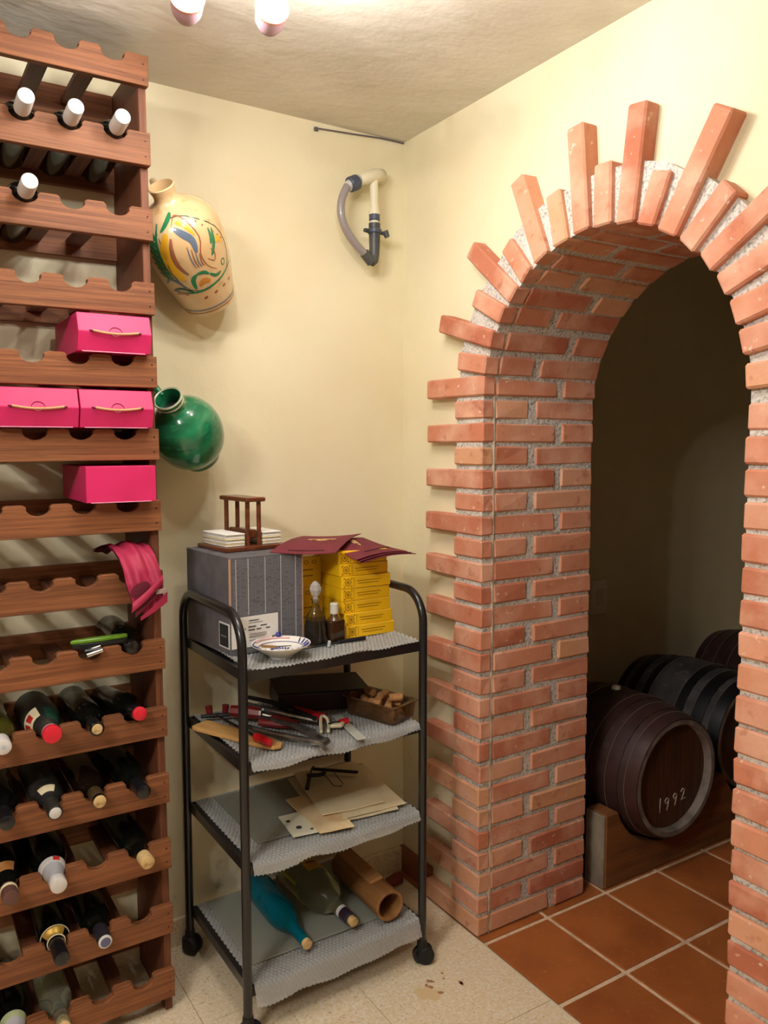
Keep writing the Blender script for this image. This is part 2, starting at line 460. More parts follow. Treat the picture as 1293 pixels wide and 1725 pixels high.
def shell(prof, z0, z1, off, a0=0, a1=2*PI, n=24):
    """a band that follows a profile between heights z0 and z1, slightly proud"""
    def R(z):
        for (za, ra), (zb, rb) in zip(prof[:-1], prof[1:]):
            if za <= z <= zb and zb > za: return ra+(rb-ra)*(z-za)/(zb-za)
        return prof[-2][1]
    zs = [z0+(z1-z0)*i/8 for i in range(9)]
    return MB().lathe([(z0, R(z0)*.98)]+[(z, R(z)+off) for z in zs]+[(z1, R(z1)*.98)], n, None, a0, a1)
def capsule(t, z0, z1, r, mat, name='capsule', disc=None, dr=.7):
    c = MB().lathe([(z0, r*.97), (z0+.003, r), (z1-.004, r), (z1-.001, r*.95), (z1, r*.86), (z1, 0)], 24).build(name, mat, t, smooth=True)
    if disc: MB().lathe([(z1, 0), (z1+.0003, r*dr), (z1+.0005, r*dr*.98), (z1+.0006, 0)], 20).build('cap_print', disc, c)
    return c
def rack_bottle(i, k, label, glass, prof=BORD, tilt=0, prot=.042, lift=.0165, yaw=0, roll=0):
    zs = ZT[i]-.026+lift; x = SCX[k]+rack_dx(ZT[i])
    L = prof[-1][0]; tl = math.radians(tilt); yw = math.radians(yaw)
    ax = Vector((math.sin(yw)*math.cos(tl), -math.cos(yw)*math.cos(tl), math.sin(tl)))
    tip = Vector((x, -.265, zs))+ax*(prot+.01)
    base = tip-ax*L
    t = thing('wine_bottle', label, 'bottle', base, group='bottles lying in the wine rack', axis=ax)
    if roll: t.rotation_quaternion = t.rotation_quaternion @ Quaternion((0, 0, 1), math.radians(roll))
    MB().lathe(prof, 28).build('glass', glass, t, smooth=True)
    return t
def build_rack_bottles():
    for k, w in ((2, 'leftmost of three'), (1, 'middle of three'), (0, 'rightmost of three')):
        t = rack_bottle(1, k, 'white-capped wine bottle in the top row, %s' % w, m_glass_dark, tilt=6, prot=.068)
        capsule(t, .238, .299, .0172, m_white_cap, 'screw_cap', m_grey_print, .62)
    t = rack_bottle(2, 2, 'white-capped wine bottle alone in the second row', m_glass_dark, tilt=6, prot=.068)
    capsule(t, .238, .299, .0172, m_white_cap, 'screw_cap', m_grey_print, .62)
    t = rack_bottle(8, 0, 'black-capped bottle set deep beside the green corkscrew', m_glass_dark, prof=scale_prof(BORD, 1, .78), prot=.004, lift=.0165)
    capsule(t, .19, .2335, .0165, m_black_cap)
    # row of the red caps
    t = rack_bottle(9, 3, 'olive glass white wine bottle with white cap at the left edge', m_glass_olive, prot=.05)
    capsule(t, .25, .299, .0172, m_white_cap, 'screw_cap', m_grey_print, .3)
    t = rack_bottle(9, 2, 'fat dark bottle with big bright red cap and cream neck label', m_glass_dusty, prof=scale_prof(CHAM, 1.0, .94), tilt=4, prot=.05, lift=.024)
    pr = scale_prof(CHAM, 1.0, .94)
    capsule(t, .268, .288, .0195, m_white_cap, 'cap_collar'); capsule(t, .276, .296, .0205, m_red_cap, 'red_cap')
    shell(pr, .168, .206, .0008, PI*.62, PI*1.45).build('neck_label', m_cream_paper, t, smooth=True)
    lb = shell(pr, .176, .198, .0014, PI*.78, PI*.92, 4).build('label_print', m_redink, t)
    shell(pr, .176, .198, .0014, PI*.98, PI*1.1, 4).build('label_print', m_redink, t); shell(pr, .178, .196, .0014, PI*1.16, PI*1.26, 4).build('label_print', m_redink, t)
    shell(pr, .178, .222, .0006, -PI*.45, PI*.5).build('shoulder_label', m_green_label, t, smooth=True)
    t = rack_bottle(9, 1, 'near-black bottle with pale cork end between two red-capped bottles', m_glass_dark, prot=.05, tilt=2)
    capsule(t, .248, .296, .0158, m_black_cap); capsule(t, .29, .2985, .0125, m_cork, 'cork')
    t = rack_bottle(9, 0, 'near-black bottle with small red capsule next to the side panel', m_glass_dark, tilt=8, prot=.036, lift=.026, yaw=4)
    capsule(t, .24, .2985, .0165, m_black_cap); capsule(t, .288, .3005, .0168, m_red_cap, 'red_cap')
    # next row
    t = rack_bottle(10, 3, 'bottle with plain black capsule at the left edge below the olive one', m_glass_dark, prot=.05)
    capsule(t, .235, .299, .0172, m_black_cap)
    t = rack_bottle(10, 2, 'dusty grey bottle with small white neck tag and pale cork', m_glass_dusty, prot=.055)
    capsule(t, .24, .298, .0166, m_glass_dusty); capsule(t, .29, .2995, .0138, m_white_cap, 'cork_end')
    shell(BORD, .208, .222, .001, PI*.35, PI*.75, 8).build('neck_tag', m_cream_paper, t)
    t = rack_bottle(10, 1, 'brown glass bottle with protruding tan cork above the empty slot', m_glass_brown, prot=.05)
    capsule(t, .282, .2995, .0148, m_cork, 'cork')
    capsule(t, .235, .283, .0163, M('olive_neck_band', (70, 56, 34), .4), 'neck_band')
    t = rack_bottle(10, 0, 'bottle with glossy black capsule beside the side panel', m_glass_dark, prot=.052, yaw=2)
    capsule(t, .225, .300, .0175, m_black_cap)
    # champagne row
    t = rack_bottle(11, 3, 'bottle with orange label and brown banded capsule at the left edge', m_glass_dark, prof=CHAM, prot=.055, lift=.018)
    capsule(t, .255, .303, .0178, m_brown_cap); capsule(t, .262, .276, .0183, m_cream_paper, 'neck_band')
    shell(CHAM, .195, .22, .0008, PI*.3, PI*.95).build('shoulder_label', m_orange_label, t, smooth=True)
    t = rack_bottle(11, 2, 'sparkling wine bottle with silver foil neck and white top', m_glass_dark, prof=CHAM, prot=.06, lift=.0195)
    c = shell(CHAM, .222, .288, .0012).build('foil', m_foil, t, smooth=True)
    shell(CHAM, .217, .232, .0022).build('foil_collar', m_white_cap, c, smooth=True)
    shell(CHAM, .219, .230, .0032, PI*.32, PI*.48, 5).build('red_seal', m_redink, c)
    MB().lathe([(.262, .0178), (.268, .0188), (.274, .0178)], 20).build('wire_ring', m_foil, c, smooth=True)
    capsule(t, .28, .305, .0185, m_white_cap, 'foil_top')
    t = rack_bottle(11, 0, 'dark bottle with long bare cork-coloured capsule beside the side panel', m_glass_dark, prot=.062, yaw=3)
    capsule(t, .262, .300, .0168, m_cork, 'cork_capsule')
    # lower rows
    t = rack_bottle(12, 2, 'dark bottle with gold-edged shoulder label and black capsule', m_glass_dark, prot=.062)
    capsule(t, .228, .300, .0172, m_black_cap)
    shell(BORD, .210, .226, .0009, PI*.25, PI*.85).build('shoulder_label', m_gold, t, smooth=True)
    shell(BORD, .208, .210, .0012).build('label_edge', m_cream_paper, t, smooth=True); shell(BORD, .227, .229, .0012).build('label_edge', m_cream_paper, t, smooth=True)
    t = rack_bottle(12, 1, 'dark bottle whose black capsule ends in a white ring', m_glass_dark, prot=.052)
    capsule(t, .235, .296, .0168, M('charcoal_capsule', (38, 36, 44), .35)); capsule(t, .293, .2985, .0162, m_white_cap, 'white_ring', m_bluegrey, .72)
    t = rack_bottle(13, 3, 'bottle with pale green foil collar in the bottom row', m_glass_dark, prof=CHAM, prot=.06, lift=.02, tilt=3)
    shell(CHAM, .220, .240, .0012).build('foil_collar', M('pale_green_foil', (176, 186, 142), .4), t, smooth=True)
    shell(CHAM, .238, .298, .0016).build('foil', m_foil, t, smooth=True)
    t = rack_bottle(13, 2, 'clear glass bottle with cork stopper in the bottom row', m_glass_clear, prot=.055, tilt=2)
    capsule(t, .274, .305, .0135, m_cork, 'cork')
build_rack_bottles()

# ------------------------------------------------------------------ pink cartons, bag, corkscrew
m_pink = M('hot_pink_card', (208, 38, 100), .5, var=(12, (198, 33, 92), .4, .7))
m_pink_edge = M('pale_cut_card', (240, 170, 196), .7)
m_twine = M('tan_paper_cord', (206, 158, 112), .7)
m_slot = M('dark_slot', (92, 10, 44), .8)
def carton(x0, x1, z0, h, label, handle=True, yf=-.300):
    t = thing('wine_carton', label, 'box', ((x0+x1)/2, -.16, z0), group='pink wine cartons in the rack')
    w = (x1-x0)/2; yb = -.045+.16; ya = yf+.16
    if handle: prof = [(yb, 0), (ya, 0), (ya-.014, h*.50), (ya+.004, h), (yb, h)]
    else: prof = [(yb, 0), (ya, 0), (ya, h), (yb, h)]
    MB().prism(prof, -w, w, 'X').build('carton_body', m_pink, t, bevel=.0012)
    MB().box(-w+.01, w-.012, ya-.0006, ya+.001, -.0004, .0012).build('card_edge', m_pink_edge, t)
    if handle:
        n = 14; pts = []
        for i in range(n+1):
            u = -1+2*i/n; pts.append((u*w*.62, ya-.0175-.001*math.cos(u*PI/2), h*.5-.003*(1-u*u)+.002*u*u))
        hd = MB().tube(pts, .0026, 8).build('cord_handle', m_twine, t, smooth=True)
        for s in (-1, 1): MB().tube([(s*w*.62, ya-.018, h*.5), (s*w*.70, ya-.012, h*.52)], .0022, 6).build('cord_end', m_slot, hd)
        arc = [(.014*math.cos(a), ya-.0142+.0115*math.sin(a)*.34*1.0, h*.5+.012*math.sin(a)) for a in [PI*i/10 for i in range(11)]]
        MB().tube(arc, .0007, 5).build('tab_cut', m_slot, t)
        arc = [(.009*math.cos(a), ya-.0146+.0006+.0065*math.sin(-a)*-.3, h*.5-.008*math.sin(a)) for a in [PI*i/10 for i in range(11)]]
        MB().tube(arc, .0006, 5).build('tab_cut', m_pink_edge, t)
def build_rack_goods():
    carton(-1.074, -.911, ZT[4]+.001, .086, 'pink wine carton with cord handle, alone in its row')
    carton(-1.074, -.9105, ZT[5]+.001, .086, 'pink wine carton with cord handle, right one of a pair')
    carton(-1.247, -1.077, ZT[5]+.001, .086, 'pink wine carton with cord handle, left one of a pair')
    carton(-1.068, -.910, ZT[6]+.001, .083, 'plain-faced pink carton without handle below the pair', False, -.315)
    # draped pink pouch
    m_bag = M('crimson_fabric', (172, 44, 78), .6, var=(9, (158, 30, 66), .4, .7), bump=(60, .3, .002))
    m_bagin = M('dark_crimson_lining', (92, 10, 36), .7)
    t = thing('fabric_pouch', 'crimson pink fabric pouch draped over a rack rail', 'bag', (-.955, -.285, ZT[7]))
    path = [(-.10, .035), (-.16, .050), (-.21, .060), (-.255, .056), (-.29, .040), (-.318, .012), (-.332, -.022), (-.334, -.060), (-.330, -.096)]
    def P(u, v):
        x = v*(len(path)-1); i = min(int(x), len(path)-2); f = x-i
        y = path[i][0]+(path[i+1][0]-path[i][0])*f; z = path[i][1]+(path[i+1][1]-path[i][1])*f
        return y, z
    def sheet(off, narrow):
        def fn(u, v):
            y, z = P(u, v)
            half = .048-.006*math.sin(v*PI) - (.016*max(0, v-.74)/.26)
            s = (u-.5)*2
            xx = -.012+.052*v*.55 + s*half*narrow
            bul = (1-s*s)*.016*math.sin(min(1, v*1.15)*PI)
            fold = .0045*math.sin(s*6+v*5)+.003*math.sin(s*11-v*9)
            yy = y+.285-(bul*.9+fold)*(.4+.6*v)+off
            zz = z+(bul+fold)*(1-v)*.9-off*.6 - .02*max(0, v-.7)*abs(s)*-3
            return (xx, yy, zz)
        return fn
    MB().grid(sheet(0, 1), 24, 36).build('pouch_front', m_bag, t, smooth='all')
    MB().grid(sheet(.010, .97), 16, 30).build('pouch_back', m_bagin, t, smooth='all')
    # folded-back mouth: dark opening, a band across it and a loose flap below
    def eye(u, v):
        q = 2*PI*u; r = v
        return (-.008+.022*r*math.cos(q)-.007*r*math.sin(q), -.0635-.002*(1-r*r), -.030+.013*r*math.sin(q)+.013*r*math.cos(q))
    MB().grid(eye, 20, 4).build('pouch_mouth', m_bagin, t, smooth='all')
    def strap(u, v):
        return (-.026+.072*u+.003*(v-.5), -.0585-.008*math.sin(u*PI)-.003*math.sin(v*PI), -.072+.060*u+(v-.5)*.024)
    MB().grid(strap, 14, 6).build('strap', m_bag, t, smooth='all')
    def gap(u, v):
        return (-.018+.064*u, -.0555-.003*math.sin(u*PI), -.086+.058*u+(v-.5)*.020)
    MB().grid(gap, 10, 4).build('pouch_lining', m_bagin, t, smooth='all')
    def flap(u, v):
        return (-.006+.064*u, -.0545-.006*math.sin(u*PI)-.003*v, -.100+.046*u+(v-.5)*(.010+.016*u))
    MB().grid(flap, 12, 5).build('flap', m_bag, t, smooth='all')
    MB().box(.030, .056, -.058, -.054, -.046, -.034).build('care_label', M('grey_ribbon', (150, 130, 122), .7), t, bevel=.001)
    # green corkscrew
    t = thing('corkscrew', 'waiter corkscrew with lime green handle on a rack rail', 'corkscrew', (-1.04, -.265, ZT[8]+.001), .06)
    m_lime = M('lime_green_plastic', (96, 140, 30), .35); m_blk = M('black_plastic', (22, 22, 22), .35); m_chr = M('chrome', (220, 222, 226), .12, metal=1)
    def leaf(dx, s): return [(-.066+dx, .0), (-.052, .011*s), (-.02, .0135*s), (.058, .0105*s), (.070, .004*s), (.066, -.005*s), (.0, -.009*s), (-.045, -.006*s)]
    MB().prism(leaf(0, 1), .012, .021, 'Z').build('handle', m_lime, t, bevel=.002)
    MB().prism(leaf(.004, .92), .0, .012, 'Z').build('handle_liner', m_blk, t, bevel=.0015)
    MB().tube([(-.035, -.016, -.004), (-.002, -.018, .003)], .005, 12).build('lever', m_chr, t, smooth=True)
    MB().tube([(-.036, -.027, -.012), (.0, -.026, -.005)], .0055, 12).build('lever_hinge', m_chr, t, smooth=True)
    MB().box(-.042, .002, -.028, -.006, -.010, .002).build('lever_body', m_blk, t, bevel=.003)
build_rack_goods()

# ------------------------------------------------------------------ painted jug, green jug, pipe, cable
def spline_prof(pts, n=6):
    """Catmull-Rom through (z, r)"""
    out = []
    for i in range(len(pts)-1):
        p0 = pts[max(i-1, 0)]; p1 = pts[i]; p2 = pts[i+1]; p3 = pts[min(i+2, len(pts)-1)]
        for k in range(n):
            t = k/n
            out.append(tuple(.5*((2*p1[j])+(-p0[j]+p2[j])*t+(2*p0[j]-5*p1[j]+4*p2[j]-p3[j])*t*t+(-p0[j]+3*p1[j]-3*p2[j]+p3[j])*t**3) for j in (0, 1)))
    out.append(pts[-1]); return out
def prof_r(prof, z):
    for (za, ra), (zb, rb) in zip(prof[:-1], prof[1:]):
        if min(za, zb) <= z <= max(za, zb) and abs(zb-za) > 1e-9: return ra+(rb-ra)*(z-za)/(zb-za)
    return prof[-1][1]
def paint(t, prof, pts, width, mat, name='painted_stroke', off=.0007, n=14, taper=True):
    """a painted ribbon lying on a turned surface; pts in (angle in rad, height)"""
    sp = spline_prof(pts, max(3, n//max(1, len(pts)-1)))
    def S3(a, z, o): r = prof_r(prof, z)+o; return Vector((r*math.cos(a), r*math.sin(a), z))
    vs = []; fs = []; m = len(sp)
    for i, (a, z) in enumerate(sp):
        a2, z2 = sp[min(i+1, m-1)]; a1, z1 = sp[max(i-1, 0)]; r = max(prof_r(prof, z), .01)
        dx, dz = (a2-a1)*r, z2-z1; L = math.hypot(dx, dz) or 1
        wd = width*(math.sin(PI*(i+.6)/(m+.2))**.6 if taper else 1)/2
        na, nz = -dz/L*wd/r, dx/L*wd
        for s in (-1, 0, 1): vs.append(S3(a+na*s, z+nz*s, off+(.0004 if s == 0 else 0)))
    for i in range(m-1):
        for k in (0, 1): fs.append((i*3+k, i*3+k+1, i*3+4+k, i*3+3+k))
    return MB().add(vs, fs).build(name, mat, t, smooth='all')
def blob(t, prof, a0, z0, ra, rz, rot, mat, name='painted_patch', off=.0005):
    vs = []; fs = []; n = 18; rr = prof_r(prof, z0)
    for j in range(0, 4):
        for i in range(n):
            q = 2*PI*i/n; x = j/3*ra*math.cos(q); y = j/3*rz*math.sin(q)
            xx = x*math.cos(rot)-y*math.sin(rot); yy = x*math.sin(rot)+y*math.cos(rot)
            z = z0+yy; a = a0+xx/rr; r = prof_r(prof, z)+off; vs.append((r*math.cos(a), r*math.sin(a), z))
    for j in range(3):
        for i in range(n): fs.append((j*n+i, j*n+(i+1) % n, (j+1)*n+(i+1) % n, (j+1)*n+i))
    return MB().add(vs, fs).build(name, mat, t, smooth='all')
def build_wall_things():
    m_cer = M('buff_glazed_earthenware', (212, 176, 126), .22, var=(7, (220, 190, 146), .4, .65), var2=(40, (200, 160, 108), .6, .75), coat=.5)
    m_cin = M('jug_inside', (120, 96, 70), .6)
    g = lambda n, c: M(n, c, .25, coat=.4)
    p_green, p_yel, p_brn, p_blue, p_dk = g('green_glaze', (40, 122, 78)), g('yellow_glaze', (226, 172, 40)), g('brown_glaze', (150, 92, 60)), g('blue_grey_glaze', (96, 110, 128)), g('dark_green_line', (52, 70, 50))
    ax = Vector((-.56, -.5, .75)).normalized()
    L = .335
    centre = Vector((-.760, -.128, 1.960))
    base = centre-ax*.165
    t = thing('painted_jug', 'buff earthenware jug painted with leaves and yellow flowers on the wall', 'jug', base, axis=ax)
    # spin so that the painted front faces the room
    q = t.rotation_quaternion
    prof = spline_prof([(0, .070), (.03, .078), (.09, .093), (.15, .103), (.20, .106), (.24, .098), (.268, .078), (.286, .052), (.298, .034), (.312, .029), (.333, .034)], 5)
    MB().lathe([(0.004, 0), (0, .06)]+prof+[(.335, .031), (.318, .025), (.295, .026), (.27, .034), (.25, .03)], 48).build('jug_body', m_cer, t, smooth=True)
    MB().lathe([(.262, 0), (.263, .033)], 24).build('jug_mouth', m_cin, t)
    # where the viewer stands, in jug coordinates
    view = (q.inverted() @ (Vector((-1.46, -2.195, 1.45))-centre)); va = math.atan2(view.y, view.x)
    H_ = lambda lst: [(va+a, .082+(z-.07)*1.07) for a, z in lst]
    paint(t, prof, [(a, .022) for a in [2*PI*i/40 for i in range(41)]], .004, p_blue, 'painted_band', taper=False)
    paint(t, prof, [(va+a, .012) for a in [-1.2+2.4*i/20 for i in range(21)]], .003, p_brn, 'painted_band', taper=False)
    paint(t, prof, H_([(-.9, .085), (-.2, .074), (.5, .082), (1.1, .10)]), .007, p_green)
    paint(t, prof, H_([(-.75, .25), (-.55, .20), (-.62, .14), (-.35, .085), (.2, .075)]), .003, p_dk)
    paint(t, prof, H_([(-.3, .255), (.4, .248), (.95, .2), (1.1, .13), (.8, .088)]), .003, p_dk)
    for i in range(8):     # fern on the left
        z = .120+i*.0145
        paint(t, prof, H_([(-.70, z), (-.84, z+.010), (-.98, z+.021)]), .011, p_green, 'painted_leaf')
    paint(t, prof, H_([(-.68, .25), (-.72, .19), (-.66, .115)]), .008, p_green)
    paint(t, prof, H_([(-.55, .236), (-.30, .252), (-.1, .262)]), .010, p_green, 'painted_leaf')
    # yellow crescent with a brown scalloped inside
    paint(t, prof, H_([(-.40, .232), (-.56, .195), (-.54, .150), (-.36, .116)]), .026, p_yel, 'painted_petal')
    paint(t, prof, H_([(-.30, .222), (-.38, .19), (-.36, .155), (-.22, .128)]), .012, p_brn, 'painted_petal')
    # bird: blue back, yellow wing edge, long brown tail
    paint(t, prof, H_([(-.16, .238), (.02, .224), (.18, .205), (.16, .175)]), .018, p_blue, 'painted_wing')
    paint(t, prof, H_([(-.06, .246), (.16, .238), (.30, .212)]), .009, p_yel, 'painted_wing')
    paint(t, prof, H_([(-.22, .240), (-.02, .256), (.26, .246), (.38, .205), (.24, .168), (.30, .134), (.52, .112)]), .0035, p_brn)
    for q in range(4): paint(t, prof, H_([(.0+.07*q, .196-.008*q), (-.02+.07*q, .165-.006*q), (.02+.07*q, .138)]), .0035, p_brn if q % 2 else p_blue, 'painted_feather')
    paint(t, prof, H_([(.36, .150), (.52, .136), (.60, .152), (.52, .168)]), .003, p_brn)
    # sprig on the right
    paint(t, prof, H_([(.50, .150), (.66, .172), (.80, .205)]), .010, p_green, 'painted_leaf'); paint(t, prof, H_([(.58, .176), (.66, .19), (.70, .208)]), .008, p_green, 'painted_leaf')
    paint(t, prof, H_([(.74, .170), (.86, .178), (.92, .160)]), .014, p_yel, 'painted_petal')
    paint(t, prof, [(va+.78+.07*math.cos(2*PI*i/12), .132+.008*math.sin(2*PI*i/12)) for i in range(13)], .003, p_green, taper=False)
    # fruit spray low on the belly
    p_or = M('orange_glaze', (200, 130, 56), .25, coat=.4)
    paint(t, prof, H_([(-.08, .090), (.08, .100), (.24, .092)]), .016, p_or, 'painted_fruit')
    paint(t, prof, H_([(-.20, .084), (-.18, .110), (-.04, .124)]), .012, p_green, 'painted_leaf'); paint(t, prof, H_([(-.04, .124), (.14, .122), (.26, .112)]), .010, p_green, 'painted_leaf'); paint(t, prof, H_([(.28, .112), (.44, .098), (.62, .100)]), .009, p_green, 'painted_leaf')
    paint(t, prof, H_([(-.95, .108), (-.78, .122), (-.58, .112), (-.46, .092)]), .010, p_blue, 'painted_leaf'); paint(t, prof, H_([(-.9, .084), (-.6, .092), (-.3, .078)]), .009, p_dk, 'painted_leaf')
    paint(t, prof, H_([(-.85, .074), (-.65, .078), (-.48, .070)]), .010, p_brn, 'painted_leaf')
    for q in range(6): paint(t, prof, H_([(.5+.09*q, .232-.012*q), (.55+.09*q, .236-.014*q)]), .004, p_brn, 'painted_dot')
    for a in (-.05, .3, .62, .9): blob(t, prof, va+a, .062+.012*a, .006, .004, .4, p_brn, 'painted_dot')
    hp = [(.045*math.cos(va+3.3), .045*math.sin(va+3.3), .32), (.088*math.cos(va+3.3), .088*math.sin(va+3.3), .315), (.115*math.cos(va+3.3), .115*math.sin(va+3.3), .27), (.098*math.cos(va+3.3), .098*math.sin(va+3.3), .222)]
    MB().tube([tuple(p) for p in hp], .009, 10).build('handle', m_cer, t, smooth=True)
    # green jug
    m_gr = M('dark_green_glaze', (34, 128, 84), .16, var=(5, (20, 88, 58), .4, .65), var2=(30, (52, 140, 92), .58, .75), coat=.6, bump=(40, .12, .002), stretch=(1, 1, 5))
    m_band = M('pale_glaze_line', (176, 178, 150), .3)
    m_gin = M('dark_jug_inside', (46, 48, 50), .5)
    ax = Vector((-.55, -.55, .63)).normalized(); centre = Vector((-.766, -.118, 1.483))
    t = thing('green_jug', 'round glossy dark green jug hanging on the wall', 'jug', centre-ax*.105, axis=ax)
    prof = spline_prof([(0, .052), (.008, .054), (.02, .058), (.045, .080), (.085, .0925), (.125, .0925), (.16, .080), (.185, .058), (.198, .040), (.208, .033), (.222, .033), (.236, .037)], 5)
    body = MB().lathe([(.003, 0), (0, .048)]+prof+[(.238, .034), (.225, .029), (.2, .028), (.19, .03)], 48).build('jug_body', m_gr, t, smooth=True)
    MB().lathe([(.195, 0), (.196, .029)], 24).build('jug_mouth', m_gin, t)
    MB().lathe([(.234, .0373), (.237, .0385), (.240, .0365), (.238, .033)], 32).build('rim_line', m_band, t, smooth=True)
    MB().lathe([(.218, .0332), (.2215, .0360), (.225, .0340)], 32).build('neck_ring', m_band, t, smooth=True)
    MB().lathe([(.014, .0558), (.017, .0580), (.020, .0580)], 40).build('foot_line', m_band, t, smooth=True)
    up = t.rotation_quaternion.inverted() @ Vector((-.35, .8, .55)); a = math.atan2(up.y, up.x)
    hp = [(r*math.cos(a), r*math.sin(a), z) for r, z in ((.034, .226), (.055, .246), (.085, .238), (.102, .205), (.098, .165), (.088, .148))]
    MB().tube(hp, .0085, 10).build('handle', m_gr, t, smooth=True)
    # pipe with valve and hose near the corner
    m_pp = M('cream_painted_pipe', (214, 207, 180), .5); m_grey = M('grey_ribbed_hose', (138, 130, 128), .35, coat=.3)
    m_vl = M('dark_valve_plastic', (74, 76, 74), .45, var=(20, (48, 50, 56), .4, .7)); m_cp = M('slate_blue_cap', (66, 72, 88), .45)
    t = thing('drain_pipe', 'cream wall pipe with dark valve and bowed grey hose near the corner', 'pipe', (-.145, -.001, 2.0))
    def W(x, y, z): return (x+.145, y+.001, z-2.0)
    MB().tube([W(-.085, .012, 2.277), W(-.105, -.03, 2.282), W(-.14, -.055, 2.268), W(-.185, -.058, 2.250), W(-.2, -.058, 2.244)], [.017, .019, .021, .019, .017], 16).build('wall_stub', m_pp, t, smooth=True)
    MB().tube([W(-.147, -.056, 2.262), W(-.146, -.056, 2.20), W(-.145, -.056, 2.172), W(-.145, -.056, 2.158), W(-.145, -.056, 2.150)], [.014, .013, .013, .018, .018], 16).build('drop_pipe', m_pp, t, smooth=True)
    MB().tube([W(-.145, -.056, 2.152), W(-.145, -.056, 2.132)], .0165, 16).build('union_nut', m_cp, t, bevel=.002)
    MB().tube([W(-.145, -.056, 2.133), W(-.145, -.056, 2.122)], .013, 16).build('seal', m_pp, t)
    MB().tube([W(-.145, -.056, 2.124), W(-.145, -.056, 2.104), W(-.145, -.056, 2.098), W(-.145, -.056, 2.06), W(-.146, -.056, 2.03), W(-.15, -.058, 2.012), W(-.158, -.06, 2.005)], [.018, .018, .0175, .0165, .0155, .015, .013], 16).build('valve_body', m_vl, t, smooth=True)
    MB().tube([W(-.145, -.056, 2.108), W(-.145, -.056, 2.094)], .0215, 18).build('valve_collar', m_cp, t, bevel=.002)
    MB().tube([W(-.17, -.056, 2.100), W(-.182, -.058, 2.099)], [.007, .006], 8).build('wing', m_vl, t, smooth=True)
    kn = MB().tube([W(-.124, -.060, 2.098), W(-.108, -.066, 2.096)], [.006, .006], 8).build('knob_stem', m_vl, t, smooth=True)
    MB().tube([W(-.112, -.064, 2.104), W(-.105, -.067, 2.086)], [.010, .008], 10).build('knob', m_vl, kn, smooth=True)
    MB().tube([W(-.158, -.06, 2.006), W(-.185, -.062, 2.030)], .0155, 14).build('elbow', m_vl, t, smooth=True)
    hose = spline_prof([(-.183, 2.027), (-.215, 2.052), (-.248, 2.090), (-.264, 2.130), (-.264, 2.17), (-.250, 2.206), (-.238, 2.222)], 6)
    MB().tube([W(x, -.062, z) for x, z in hose], .0118, 14).build('hose', m_grey, t, smooth=True)
    MB().tube([W(-.243, -.062, 2.214), W(-.232, -.060, 2.226)], .0150, 14).build('hose_collar', M('pale_collar', (190, 188, 186), .4), t, smooth=True)
    MB().tube([W(-.236, -.060, 2.222), W(-.205, -.057, 2.238)], .0225, 16).build('end_cap', m_cp, t, bevel=.004)
    # dark cable tucked in the joint of wall and ceiling
    m_cb = M('dark_cable', (92, 88, 98), .5)
    t = thing('cable', 'thin dark cable along the joint of ceiling and back wall', 'cable', (-.19, -.004, 2.40))
    MB().tube([(-.125, -.001, -.014), (-.12, -.002, -.012), (-.08, -.001, -.009), (.0, -.0015, -.004), (.10, -.001, .0035), (.186, -.001, .004)], .0022, 8).build('cable_run', m_cb, t, smooth=True)
    MB().box(-.132, -.120, -.004, .004, -.020, -.009).build('cable_clip', m_cb, t, bevel=.001)
    # pale plate in the barrel room
    t = thing('junction_box', 'pale cover plate on the dim wall behind the barrels', 'wall plate', (1.18, .24, .71))
    MB().box(-.05, .04, -.022, 0, 0, .15).build('cover', M('aged_white_plastic', (240, 236, 220), .5), t, bevel=.006, seg=2)
    MB().box(-.03, .02, -.024, -.021, .04, .11).build('inset', M('aged_grey_plastic', (222, 217, 198), .5), t, bevel=.003)
build_wall_things()

